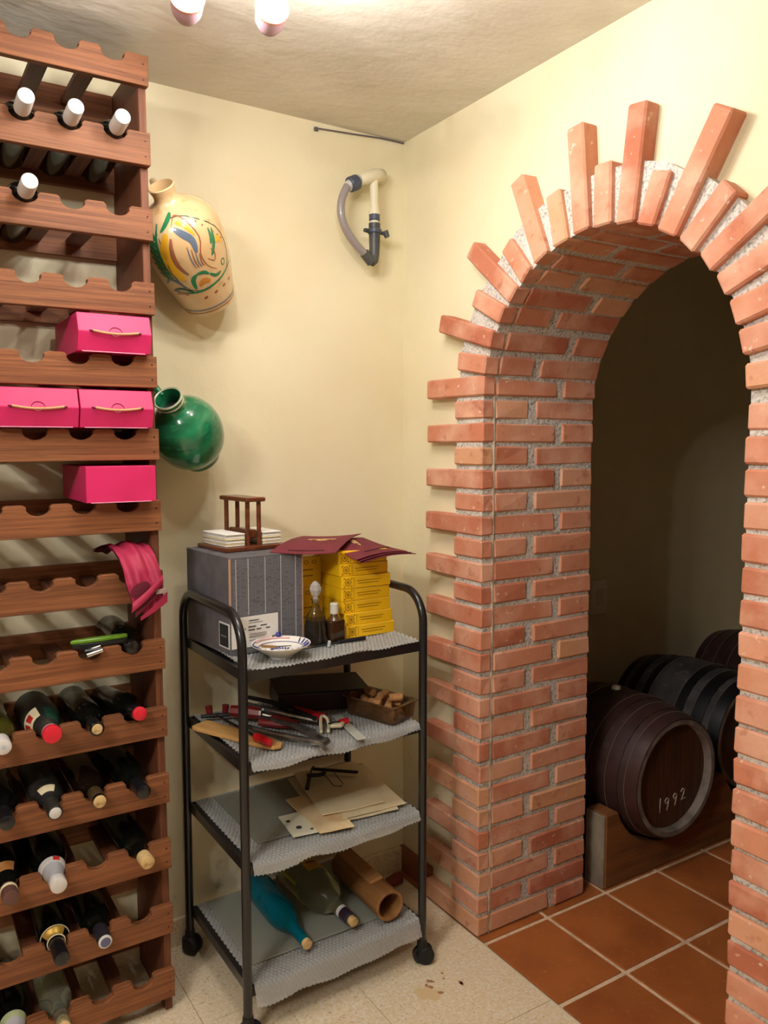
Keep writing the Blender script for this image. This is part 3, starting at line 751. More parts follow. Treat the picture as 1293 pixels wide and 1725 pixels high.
# ------------------------------------------------------------------ barrels
def build_barrels():
    m_st = M('dark_aged_oak', (58, 38, 34), .55, var=(5, (40, 26, 24), .4, .65), var2=(40, (78, 56, 50), .58, .78), stretch=(1, 1, .25), rand=.1)
    m_st2 = M('grey_dusty_oak', (74, 70, 68), .7, var=(9, (46, 42, 42), .42, .66), var2=(30, (108, 102, 98), .6, .75))
    m_hp = M('painted_iron_hoop', (70, 46, 44), .45, metal=.25, var=(10, (48, 32, 32), .4, .7))
    m_hb = M('black_iron_hoop', (18, 17, 20), .5, metal=.3)
    m_he = M('hoop_edge_glint', (132, 116, 108), .4, metal=.3)  # lighter colour paints the glint along the hoop edges
    m_hd = M('oak_head', (84, 52, 30), .5, var=(4, (58, 34, 20), .4, .66), stretch=(14, 1, 1))
    m_rim = M('worn_grey_chime', (128, 118, 108), .7, var=(20, (92, 82, 74), .4, .7))
    m_ch = M('chalk', (196, 184, 168), .95)
    def barrel(name_label, c, mat, hoopmats, bung=True, date=False, L=.5, re=.2, rb=.236):
        t = thing('wine_barrel', name_label, 'barrel', c, group='barrels lying on the cradle beam')
        q = Matrix.Rotation(PI/2, 4, 'X')         # local z -> world -y
        def R(z): s = (z/(L/2)); return rb-(rb-re)*s*s
        ns = 26; vs = []; fs = []; nz = 16; k = ns*4
        for j in range(nz+1):
            z = -L/2+L*j/nz
            for i in range(k):
                a = 2*PI*i/k; r = R(z)-(.0022 if i % 4 == 0 else 0); vs.append((r*math.cos(a), r*math.sin(a), z))
        for j in range(nz):
            for i in range(k): fs.append((j*k+i, j*k+(i+1) % k, (j+1)*k+(i+1) % k, (j+1)*k+i))
        MB().add(vs, fs, q).build('staves', mat, t, smooth='all')
        for s in (-1, 1):
            e = s*L/2
            MB().lathe([(e-s*.002, re-.001), (e, re-.002), (e, re-.018), (e-s*.030, re-.022)], 64, q).build('chime', m_rim, t, smooth=True)
            MB().lathe([(e-s*.028, re-.020), (e-s*.028, 0)], 64, q).build('head', m_hd, t)
            for (f0, f1), hm in zip(((.0, .085), (.135, .225), (.30, .37)), hoopmats):
                z0, z1 = e-s*L*f0, e-s*L*f1
                pr = [(z0, R(z0)-.002), (z0, R(z0)+.0028), ((z0+z1)/2, R((z0+z1)/2)+.0032), (z1, R(z1)+.0028), (z1, R(z1)-.002)]
                hp_ = MB().lathe(pr, 72, q).build('hoop', hm, t, smooth=True)
                MB().lathe([(z1-.0012, R(z1)+.002), (z1, R(z1)+.0040), (z1+.0012, R(z1)+.002)], 72, q).build('hoop_glint', m_he, hp_, smooth=True)
        if bung:
            MB().tube([(0, .022, rb-.012), (0, .022, rb+.012)], [.017, .0145], 14).build('bung', M('white_silicone_bung', (226, 222, 214), .5), t, bevel=.003)
        if date:
            strokes = [[(-.062, .0, .05), (-.064, 0, .0)],
                       [(-.018, 0, .034), (-.028, 0, .044), (-.038, 0, .036), (-.034, 0, .024), (-.022, 0, .028), (-.018, 0, .040), (-.022, 0, .018), (-.028, 0, .0)],
                       [(.022, 0, .042), (.012, 0, .050), (.004, 0, .042), (.008, 0, .031), (.020, 0, .036), (.023, 0, .046), (.018, 0, .022), (.013, 0, .008)],
                       [(.044, 0, .048), (.052, 0, .058), (.062, 0, .053), (.058, 0, .038), (.046, 0, .018), (.056, 0, .022), (.070, 0, .022)]]
            for st in strokes:
                pts = [(x+.012, -L/2+.0265, z-.118) for x, y, z in st]
                MB().tube(pts, .0017, 6).build('chalk_stroke', m_ch, t, smooth='all')
    zc = .334
    barrel('brown wine barrel chalked 1992 on its head', (.755, -.275, zc), m_st, (m_hp, m_hp, m_hp), True, True)
    barrel('large grey dusty barrel with black hoops behind the chalked one', (1.32, -.17, zc), m_st2, (m_hb, m_hb, m_hb), False)
    barrel('barrel peeking out at the far right of the row', (1.885, -.13, zc+.03), m_st, (m_hp, m_hp, m_hp), False)
    # cradle beams
    m_bm = M('rough_oak_beam', (128, 82, 40), .7, var=(3, (98, 60, 30), .4, .66), var2=(30, (150, 104, 60), .6, .78), stretch=(1, 8, 8), bump=(20, .4, .004))
    m_bend = M('grey_beam_end', (150, 140, 122), .85, var=(14, (120, 108, 92), .4, .7))
    def beam(y0, y1, label):
        poly = [(2.25, 0), (2.25, .25)]
        for cx, dz in ((1.885, .03), (1.32, 0), (.755, 0)):
            rr = .2365; zz = zc+dz
            half = math.sqrt(max(0, rr**2-(zz-.25)**2))
            poly.append((cx+half, .25)); 
            a0 = math.asin((.25-zz)/rr)
            for k in range(1, 14):
                a = a0+(-PI-2*a0)*k/14
                poly.append((cx+rr*math.cos(a), zz+rr*math.sin(a)))
            poly.append((cx-half, .25))
        poly += [(.478, .25), (.478, 0)]
        t = thing('cradle_beam', label, 'beam', (1.3, (y0+y1)/2, 0.001))
        MB().prism([(x-1.3, z) for x, z in poly], y0-(y0+y1)/2, y1-(y0+y1)/2, 'Y').build('beam_body', m_bm, t, bevel=.004)
        MB().box(-.830, -.8215, y0-(y0+y1)/2+.003, y1-(y0+y1)/2-.003, .003, .246).build('beam_end', m_bend, t, bevel=.002)
    beam(-.470, -.385, 'front oak beam with hollows carrying the barrels')
    beam(-.165, -.08, 'rear oak beam with hollows under the barrel backs')
build_barrels()

# ------------------------------------------------------------------ trolley
LEG = {'bl': (-.768, -.054), 'fl': (-.764, -.471), 'fr': (-.234, -.449), 'br': (-.236, -.034)}
SHELF = [.915, .688, .440, .132]
def build_trolley():
    t = thing('trolley', 'black tubular steel trolley with four shelves on castors', 'trolley', (-.5, -.25, 0))
    O = Vector((-.5, -.25, 0))
    V3 = lambda p, z: Vector((p[0], p[1], z))-O
    for b, f in (('bl', 'fl'), ('br', 'fr')):
        B, F = V3(LEG[b], 0), V3(LEG[f], 0); d = (F-B).normalized(); ln = (F-B).length
        pts = [B+Vector((0, 0, .05)), B+Vector((0, 0, .5))]; r = .085; zt = 1.052
        for i in range(11):
            a = PI/2*i/10; pts.append(B+d*(r-r*math.cos(a))+Vector((0, 0, zt-r+r*math.sin(a))))
        for i in range(11):
            a = PI/2*i/10; pts.append(F-d*(r-r*math.sin(a))+Vector((0, 0, zt-r+r*math.cos(a))))
        pts += [F+Vector((0, 0, .5)), F+Vector((0, 0, .05))]
        MB().tube(pts, .0115, 16).build('side_frame', m_blackmetal, t, smooth=True)
    for nm, sx, sy in (('bl', -1, 0), ('fl', 0, 0), ('fr', 0, 0), ('br', 0, 0)):
        P = V3(LEG[nm], 0)
        ca = MB().tube([P+Vector((0, 0, .068)), P+Vector((0, 0, .040))], [.013, .016], 14).build('castor_socket', m_rubber, t, smooth=True)
        ang = {'bl': .5, 'fl': .9, 'fr': 1.2, 'br': .4}[nm]
        ax = Vector((math.cos(ang), math.sin(ang), 0))
        for s in (-1, 1):
            q = Vector((0, 0, 1)).rotation_difference(ax*s).to_matrix().to_4x4(); q.translation = P+Vector((0, 0, .0255))+ax.cross(Vector((0, 0, 1)))*.008
            MB().lathe([(.004, 0), (.004, .020), (.006, .0245), (.014, .0252), (.019, .022), (.0205, .012), (.021, 0)], 26, q).build('castor_wheel', m_rubber, ca, smooth=True)
        q = Vector((0, 0, 1)).rotation_difference(ax).to_matrix().to_4x4(); q.translation = P+Vector((0, 0, .0255))
        MB().lathe([(-.006, 0), (-.006, .027), (.006, .027), (.006, 0)], 20, q, 0, PI*2).build('castor_hood', m_blackmetal, ca)
    for z in SHELF:
        c = [V3(LEG[k], z) for k in ('bl', 'fl', 'fr', 'br')]
        cen = sum(c, Vector())/4
        inn = [cen+(p-cen)*.965 for p in c]
        mb = MB()
        vs = [(p.x, p.y, z-.004) for p in inn]+[(p.x, p.y, z-.001) for p in inn]
        mb.add(vs, [(0, 1, 2, 3), (7, 6, 5, 4), (0, 4, 5, 1), (1, 5, 6, 2), (2, 6, 7, 3), (3, 7, 4, 0)])
        sh = mb.build('shelf', m_blackmetal, t)
        for a, b in ((0, 1), (1, 2), (2, 3), (3, 0)):
            d = (inn[b]-inn[a]).normalized(); nrm = Vector((-d.y, d.x, 0))
            p, q = inn[a], inn[b]
            vs = []
            for pt in (p, q):
                for o in (-.003, .003):
                    for zz in (z-.024, z+.002): vs.append((pt.x+nrm.x*o, pt.y+nrm.y*o, zz))
            MB().add(vs, [(0, 1, 3, 2), (4, 6, 7, 5), (0, 4, 5, 1), (2, 3, 7, 6), (0, 2, 6, 4), (1, 5, 7, 3)]).build('shelf_rim', m_blackmetal, sh)
        for k in range(4):
            MB().tube([c[k], inn[k]], .005, 8).build('shelf_bolt', m_blackmetal, sh)
build_trolley()

# ------------------------------------------------------------------ bubble wrap on every shelf
def bubble_mat():
    nt = NT('clear_bubble_film'); b = nt.b
    b.inputs['Base Color'].default_value = lin((206, 208, 204)); b.inputs['Roughness'].default_value = .08
    b.inputs['IOR'].default_value = 1.5; b.inputs['Alpha'].default_value = .5; b.inputs['Coat Weight'].default_value = .6
    return nt.m
m_bub = bubble_mat()
def build_wraps():
    spec = [(.917, .010, 0.020, 'top', .000), (.690, .020, .030, 'second', .006), (.442, .022, .032, 'third', .006), (.134, .030, .034, 'lowest', .004)]
    for (z, side, drop, word, dr) in spec:
        bl, fl, fr, br = (Vector((*LEG[k], 0)) for k in ('bl', 'fl', 'fr', 'br'))
        depth = .38+drop
        random.seed(int(z*1000)); ph = random.uniform(0, 6)
        def fn(u, v, z=z, drop=drop, ph=ph, word=word):
            back = bl.lerp(br, .03+.94*u)+Vector((0, -.012, 0)); frnt = fl.lerp(fr, .03+.94*u)
            s = v*depth; ln = (frnt-back).length+.006
            wob = .003*math.sin(u*9+ph)+.0025*math.sin(u*21+ph*2)
            hang = {'top': -.022, 'second': .0, 'third': .008, 'lowest': .03}[word]
            d = (frnt-back).normalized()
            flat = ln-.012
            S_ = v*(flat+.03+hang+wob)
            if S_ < flat: p = back+d*S_; zz = z
            else:
                e = S_-flat; r = .016
                a = min(e/r, 1.25); p = back+d*(flat+r*math.sin(a)+max(0, e-1.25*r)*.32); zz = z-r*(1-math.cos(a))-max(0, e-1.25*r)*.95
            # curled side edges
            zz += .006*math.exp(-u*26)+.004*math.exp(-(1-u)*22)+.0015*math.sin(u*17+v*6+ph)*v
            # bubbles, hexagonal grid of 10 mm
            X = u*.52; Y = S_
            g = .0118; row = round(Y/(g*.866)); cx = (round(X/g-.5*(row % 2))+.5*(row % 2))*g; cy_ = row*g*.866
            dd = math.hypot(X-cx, Y-cy_)/(g*.46)
            h = .0042*math.sqrt(max(0, 1-dd*dd)) if dd < 1 else 0
            return (p.x, p.y, zz+h+.0008)
        nv = 150 if word != 'top' else 140
        o = MB().grid(fn, 190, nv).build('bubble_wrap', m_bub, None, smooth='all')
        tag(o, 'clear bubble wrap sheet lining the %s shelf of the trolley' % word, 'bubble wrap', 'bubble wrap sheets on the trolley')
build_wraps()

# ------------------------------------------------------------------ things on the top shelf
def build_top_shelf():
    Z = .9215
    # grey carton
    th = .0905
    m_gc = M('grey_printed_card', (92, 90, 94), .7, var=(25, (104, 102, 104), .4, .7))
    m_pat = M('woven_print', (116, 118, 126), .7)
    m_kraft = M('kraft_edge', (186, 150, 120), .8)
    m_lab = M('white_label', (222, 220, 214), .6); m_ink = M('dark_ink', (70, 70, 78), .7); m_dk = M('charcoal_label', (44, 46, 50), .6)
    t = thing('cardboard_carton', 'charcoal grey cardboard carton with white label on the trolley', 'box', (-.741, -.336, Z), th)
    W, D, H_ = .212, .254, .250
    MB().box(0, W, 0, D, 0, H_).build('carton_body', m_gc, t, bevel=.002)
    random.seed(5)
    mb = MB()
    for c in range(24):
        x0 = .010+c*.0083
        for r in range(52):
            z0 = .008+r*.00452
            if x0 < .135 and z0 < .098: continue
            if random.random() < .12: continue
            dz = random.uniform(-.0006, .0006)
            mb.box(x0+.0006, x0+.0074, -.0006, .0004, z0+dz, z0+.0021+dz)
    pr = mb.build('woven_print', m_pat, t); pr['kind'] = 'stuff'
    for x in (.018, .052, .100, .146, .190): MB().box(x, x+.0009, -.0008, .0004, .006 if x > .136 else .1, H_-.006).build('print_line', m_lab, t)
    MB().box(-.0012, .0035, -.0012, .0015, .1, H_-.004).build('worn_edge', m_kraft, t, jitter=.0008); MB().box(W-.002, W+.0008, -.0010, .001, .01, H_-.004).build('worn_edge', m_kraft, t)
    lb = MB().box(.004, .136, -.0018, .0004, .018, .096).build('front_label', m_lab, t)
    for (x, z, w, h) in ((.052, .084, .028, .0026), (.052, .079, .04, .001), (.05, .068, .022, .003), (.085, .068, .018, .003), (.05, .060, .018, .003), (.073, .060, .014, .003), (.1, .060, .012, .003), (.052, .05, .05, .001), (.052, .046, .05, .001), (.052, .042, .046, .001), (.052, .034, .02, .001), (.118, .026, .012, .012), (.088, .028, .004, .004), (.04, .064, .003, .003)):
        MB().box(x, x+w, -.0024, -.0015, z, z+h).build('label_print', m_ink, lb)
    sl = MB().box(-.0016, .0004, .002, .058, .018, .082).build('side_label', m_lab, t)
    MB().box(-.0022, -.001, .006, .054, .022, .078).build('label_panel', m_dk, sl)
    MB().box(-.0026, -.002, .016, .046, .046, .050).build('label_print', m_pat, sl)
    MB().box(0, W, D*.5-.001, D*.5+.001, H_, H_+.0007).build('lid_seam', m_dk, t)
    # napkin holder
    m_wd = wood('varnished_walnut', (112, 58, 28), (90, 42, 20), (64, 30, 14), .3, (30, 3, 30), 0, .4)
    zt = Z+H_+.001
    t = thing('napkin_holder', 'varnished wooden napkin holder standing on the grey carton', 'napkin holder', (-.634, -.165, zt), .12)
    MB().box(-.094, .094, -.082, .082, 0, .011).build('base', m_wd, t, bevel=.003, seg=2)
    for x in (-.017, .017):
        for y in (-.058, .058): MB().tube([(x, y, .010), (x, y, .128)], .0062, 12).build('post', m_wd, t, smooth=True)
    MB().box(-.030, .030, -.075, .075, .127, .139).build('top_bar', m_wd, t, bevel=.005, seg=3)
    MB().box(-.013, .013, -.055, .055, .028, .052).build('press_bar', m_wd, t, bevel=.003)
    m_nap = M('white_paper_napkins', (236, 234, 226), .8); m_napy = M('cream_napkin', (228, 214, 168), .8)
    for sx, word in ((-1, 'left'), (1, 'right')):
        q = Vector((-.634, -.165, zt+.0115)); rot = Matrix.Rotation(.12, 3, 'Z')
        loc = q+rot @ Vector((sx*.055, .004, 0))
        n = thing('napkin_stack', 'stack of folded white paper napkins on the %s of the wooden holder' % word, 'napkins', loc, .12, 'napkins in the holder')
        random.seed(9)
        for i in range(8):
            j = random.uniform(-.002, .002)
            MB().box(-.028+j*.4, .028+j*.4, -.066+j, .066+j, i*.0042, i*.0042+.0038).build('napkin', m_napy if i in (1, 4) else m_nap, n, bevel=.0012)
    # yellow boxes
    m_y = M('yellow_card', (250, 200, 24), .45, var=(10, (244, 190, 18), .4, .7)); m_yp = M('ochre_print', (150, 104, 10), .6); m_yc = M('cream_border', (240, 216, 130), .6)
    random.seed(4)
    zz = Z; offs = [(0, 0, 0), (-.004, .002, .01), (-.010, .006, .0), (-.011, .004, .02), (-.012, .003, -.01), (-.016, .006, .015), (-.019, .008, .005)]
    words = ['lowest', 'second from the bottom', 'third from the bottom', 'middle', 'third from the top', 'second from the top', 'topmost']
    for i, (dx, dy, rz) in enumerate(offs):
        t = thing('yellow_box', 'flat yellow printed box, %s of the stack' % words[i], 'box', (-.404+dx, -.327+dy, zz), rz, 'stack of yellow boxes')
        W, D, h = .156, .150, .0338
        MB().box(0, W, 0, D, 0, h).build('box_body', m_y, t, bevel=.0015)
        def ring(r0, r1, cx=.020, cz=h/2, n=20):
            vs = [(cx+r*math.cos(2*PI*k/n), -.0005, cz+r*math.sin(2*PI*k/n)) for r in (r0, r1) for k in range(n)]
            return MB().add(vs, [(k, (k+1) % n, n+(k+1) % n, n+k) for k in range(n)])
        em = ring(.0085, .0105).build('round_emblem', m_yp, t)
        ring(.0045, .0058).build('emblem_ring', m_yp, em)
        MB().box(.0175, .0225, -.0006, 0, h/2-.0028, h/2+.0028).build('emblem_core', m_yp, em)
        for sx in (.009, .031):
            for sz in (.006, h-.006): MB().box(sx-.002, sx+.002, -.0006, 0, sz-.0016, sz+.0016).build('corner_mark', m_yp, em)
        MB().box(.038, .0388, -.0006, 0, .003, h-.003).build('border_line', m_yp, t)
        MB().box(.048, .125, -.0006, 0, h*.56, h*.56+.0018).build('text_line', m_yp, t); MB().box(.052, .118, -.0006, 0, h*.36, h*.36+.0016).build('text_line', m_yp, t)
        MB().box(.042, W-.003, -.0005, 0, h-.0032, h-.0026).build('border_line', m_yc, t)
        zz += h+.0004
    for i, (z0, h, lb_, x0) in enumerate(((Z, .132, 'lower', -.510), (Z+.1325, .085, 'upper', -.515))):
        t = thing('yellow_box', 'upright yellow ornamented box behind the decanter, %s one' % lb_, 'box', (x0, -.215, z0), .0, 'upright yellow boxes')
        MB().box(0, .094, 0, .10, 0, h).build('box_body', m_y, t, bevel=.0015)
        fr = MB()
        for a in ((.003, .091, .003, .0042), (.003, .091, h-.0042, h-.003), (.003, .0042, .003, h-.003), (.0898, .091, .003, h-.003)): fr.box(a[0], a[1], -.0005, 0, a[2], a[3])
        fr.build('border_print', m_yc, t)
        for cx in (.022, .047, .072):
            for k in range(5):
                a = 2*PI*k/5; MB().box(cx+.006*math.cos(a)-.002, cx+.006*math.cos(a)+.002, -.0006, 0, h-.016+.005*math.sin(a)-.0015, h-.016+.005*math.sin(a)+.0015).build('ornament', m_yp, t)
        for cz in (h*.35, h*.55): MB().box(.025, .068, -.0006, 0, cz, cz+.003).build('text_line', m_yp, t)
    # maroon envelopes
    m_mar = M('maroon_felt_paper', (116, 38, 52), .75, var=(30, (104, 32, 46), .4, .7)); m_gp = M('gold_print', (206, 172, 116), .5); m_sl = M('dark_cut', (56, 12, 22), .8)
    def envelope(c, label, crest=True, slot=(.28, .72, .12), th_=.0016):
        # c: four corners L, F, R, B
        L, F, R_, B = (Vector(p) for p in c)
        o = (L+F+R_+B)/4
        t = thing('maroon_sleeve', label, 'envelope', o, 0, 'maroon printed sleeves')
        def P(u, v, dz=0):       # u: L->F side, v: L->B
            p = L.lerp(F, u).lerp(B.lerp(R_, u), v)-o
            p.z += .010*math.sin(PI*v)*.8-.004*math.sin(PI*u)+dz
            return p
        n = 12; vs = []; fs = []
        for k, dz in ((0, 0), (1, -th_)):
            for j in range(n+1):
                for i in range(n+1): vs.append(P(i/n, j/n, dz))
        N = (n+1)*(n+1)
        for j in range(n):
            for i in range(n):
                a = j*(n+1)+i; fs.append((a, a+1, a+n+2, a+n+1)); fs.append((N+a, N+a+n+1, N+a+n+2, N+a+1))
        for i in range(n):
            for a, b in ((i, i+1), (n*(n+1)+i+1, n*(n+1)+i), ((i+1)*(n+1), i*(n+1)), (i*(n+1)+n, (i+1)*(n+1)+n)): fs.append((a, a+N, b+N, b))
        MB().add(vs, fs).build('sleeve', m_mar, t, smooth=True)
        if slot:
            u0, u1, v0 = slot
            MB().tube([P(u0+(u1-u0)*k/8, v0, .0006) for k in range(9)], .0013, 6).build('slot', m_sl, t)
        if crest:
            cu, cv = crest
            for s in (-1, 1):
                sp = [P(cu+s*(.03+.20*k/14)+s*.03*math.sin(k*.9), cv+.05*math.sin(k*1.1)*(1-k/20), .0012) for k in range(15)]
                MB().tube(sp, .0016, 5).build('crest_scroll', m_gp, t)
            sp = [P(cu+.07*math.cos(k*.5), cv+.05*math.sin(k*.5), .0012) for k in range(13)]
            MB().tube(sp, .0016, 5).build('crest_ring', m_gp, t); 
            for q in (-.05, 0, .05): MB().tube([P(cu+q, cv-.03, .0012), P(cu+q*.6, cv+.05, .0012)], .0015, 5).build('crest_bar', m_gp, t)
    zs = Z+.2392
    envelope([(-.622, -.316, zs+.0145), (-.455, -.362, zs+.006), (-.268, -.178, zs+.028), (-.432, -.128, zs+.026)], 'maroon sleeve with gold crest lying from carton to yellow boxes', (.52, .58), (.22, .78, .10))
    for k in range(3):
        dz = -.0042*k; s = .008*k
        envelope([(-.398+s, -.262, zs+.0095+dz), (-.408+s*1.2, -.388-.002*k, zs-.014+dz), (-.212+s*1.6, -.338-.004*k, zs-.010+dz), (-.262+s*.5, -.180, zs+.016+dz)],
                 ['top maroon sleeve of the pile on the yellow boxes', 'middle maroon sleeve of the pile on the yellow boxes', 'bottom maroon sleeve of the pile on the yellow boxes'][k],
                 (.16, .45) if k == 0 else None, None)
    t = bpy.data.objects['maroon_sleeve.001']
    MB().tube([Vector((-.360, -.352, zs+.0005))-t.location, Vector((-.300, -.336, zs+.0042))-t.location, Vector((-.262, -.322, zs+.0032))-t.location], .0014, 6).build('slot', m_sl, t)
    # decanter and little bottle
    m_cg = M('clear_decanter_glass', (226, 230, 226), .03, trans=1, ior=1.3); m_liq = M('dark_liquid', (44, 38, 34), .12, coat=.3)
    t = thing('glass_decanter', 'clear glass decanter with faceted stopper and dark liquid', 'decanter', (-.500, -.332, Z))
    pr = [(0, 0), (0, .029), (.004, .031), (.05, .030), (.075, .025), (.098, .012), (.108, .0095), (.118, .0105), (.120, .013), (.122, .013), (.122, .0095), (.11, .0075)]
    MB().lathe(pr, 24).build('decanter_body', m_cg, t, smooth=True)
    MB().lathe([(.003, 0), (.003, .0275), (.048, .0275), (.066, .0235), (.0665, 0)], 24).build('liquid', m_liq, t, smooth=True)
    MB().lathe([(.112, .006), (.122, .008), (.128, .006), (.134, .012), (.146, .0165), (.160, .013), (.168, .005), (.170, 0)], 8).build('stopper', M('frosted_stopper', (214, 214, 210), .2, trans=.6, ior=1.35), t)
    t = thing('small_bottle', 'small square brown bottle with clear plastic cap beside the decanter', 'bottle', (-.447, -.338, Z), .1)
    MB().box(-.025, .025, -.018, .018, 0, .062).build('bottle_body', M('brown_liquor_bottle', (54, 34, 16), .08, coat=.6), t, bevel=.007, seg=3, smooth=True)
    MB().lathe([(.060, .020), (.066, .016), (.072, .010), (.078, .009)], 20).build('bottle_neck', M('brown_neck', (86, 62, 34), .1, coat=.5), t, smooth=True)
    MB().lathe([(.076, .0095), (.078, .0115), (.104, .0115), (.106, .0095), (.106, 0)], 20).build('cap', M('milky_cap', (206, 204, 190), .3), t, smooth=True)
    # ceramic bowl with knife
    m_bw = M('white_glazed_bowl', (230, 228, 220), .2, coat=.4); m_bl = M('cobalt_stroke', (36, 40, 130), .3, coat=.3); m_pk = M('pale_pink_stroke', (226, 180, 180), .3)
    t = thing('ceramic_bowl', 'shallow white ceramic bowl with blue brush strokes at the shelf edge', 'bowl', (-.632, -.398, Z))
    prof = spline_prof([(0, .030), (.006, .034), (.018, .052), (.030, .070), (.034, .075)], 4)
    MB().lathe([(0.001, 0), (0, .028)]+prof+[(.0355, .0745), (.032, .068), (.022, .052), (.012, .034), (.009, 0)], 48).build('bowl_body', m_bw, t, smooth=True)
    inner = [(.009, .0), (.0092, .012), (.012, .034), (.022, .052), (.032, .068), (.0355, .0745)]
    def on(a, r):       # point on the inner surface at radius r
        for (za, ra), (zb, rb) in zip(inner[:-1], inner[1:]):
            if ra <= r <= rb: return Vector((r*math.cos(a), r*math.sin(a), za+(zb-za)*(r-ra)/(rb-ra)+.0008))
        return Vector((r*math.cos(a), r*math.sin(a), .036))
    for i in range(26):
        a = 2*PI*i/26
        if math.sin(a) < .35: MB().tube([on(a, .058), on(a+.06, .064), on(a+.11, .071)], .0019, 5).build('rim_stroke', m_bl, t, smooth='all')
    MB().tube([on(2*PI*i/40, .0555) for i in range(40)], .0009, 5, closed=True).build('blue_line', m_bl, t, smooth='all')
    MB().tube([on(PI*.25+PI*.5*i/14, .066) for i in range(15)], .0028, 5).build('pink_stroke', m_pk, t, smooth='all')
    MB().tube([on(PI*.58+PI*.3*i/10, .068) for i in range(11)], .0014, 5).build('blue_line', m_bl, t, smooth='all')
    for i in range(7): MB().tube([on(.5+.22*i, .03), on(.6+.22*i, .036)], .0022, 5).build('blue_dab', m_bl, t, smooth='all')
    MB().lathe([(0, 0), (0, .005), (.006, .008), (.012, .005), (.013, 0)], 12, Matrix.Translation((.024, .066, .033))).build('blue_knob', m_bl, t, smooth=True)
    t = thing('table_knife', 'thin knife with tan handle resting in the ceramic bowl', 'knife', (-.675, -.400, Z+.0315))
    MB().tube([(-.014, -.012, .006), (.03, .006, -.006)], .0035, 8).build('handle', M('tan_handle', (170, 130, 80), .5), t, smooth=True)
    MB().tube([(.03, .006, -.006), (.08, .02, -.0125)], [.0024, .001], 6).build('blade', M('grey_steel', (120, 120, 124), .3, metal=.8), t, smooth=True)
    # black-handled thermometer / knife lying on the shelf
    t = thing('paring_knife', 'long thin knife with black handle at the front of the top shelf', 'knife', (-.47, -.378, Z+.0045))
    MB().tube([(.018, .012, .001), (.102, .012, .0015)], [.0052, .0058], 10).build('handle', M('black_handle', (22, 24, 32), .35), t, bevel=.001)
    MB().tube([(.020, .012, 0), (-.03, .006, 0), (-.12, -.004, -.001)], [.003, .0028, .0012], 6).build('blade', M('dull_steel', (70, 74, 76), .3, metal=.7), t, smooth=True)
    t = thing('glass_rod', 'clear glass pipette leaning against the dark decanter', 'pipette', (-.488, -.382, Z+.003))
    MB().tube([(0, 0, 0), (-.006, .010, .028), (-.010, .020, .070)], [.0034, .0022, .0018], 8).build('rod', m_cg, t, smooth=True)
    MB().tube([(0, 0, 0), (.001, -.003, .014)], .0042, 8).build('tip', M('pipette_tip', (196, 204, 214), .1, coat=.4), t, smooth=True)
build_top_shelf()

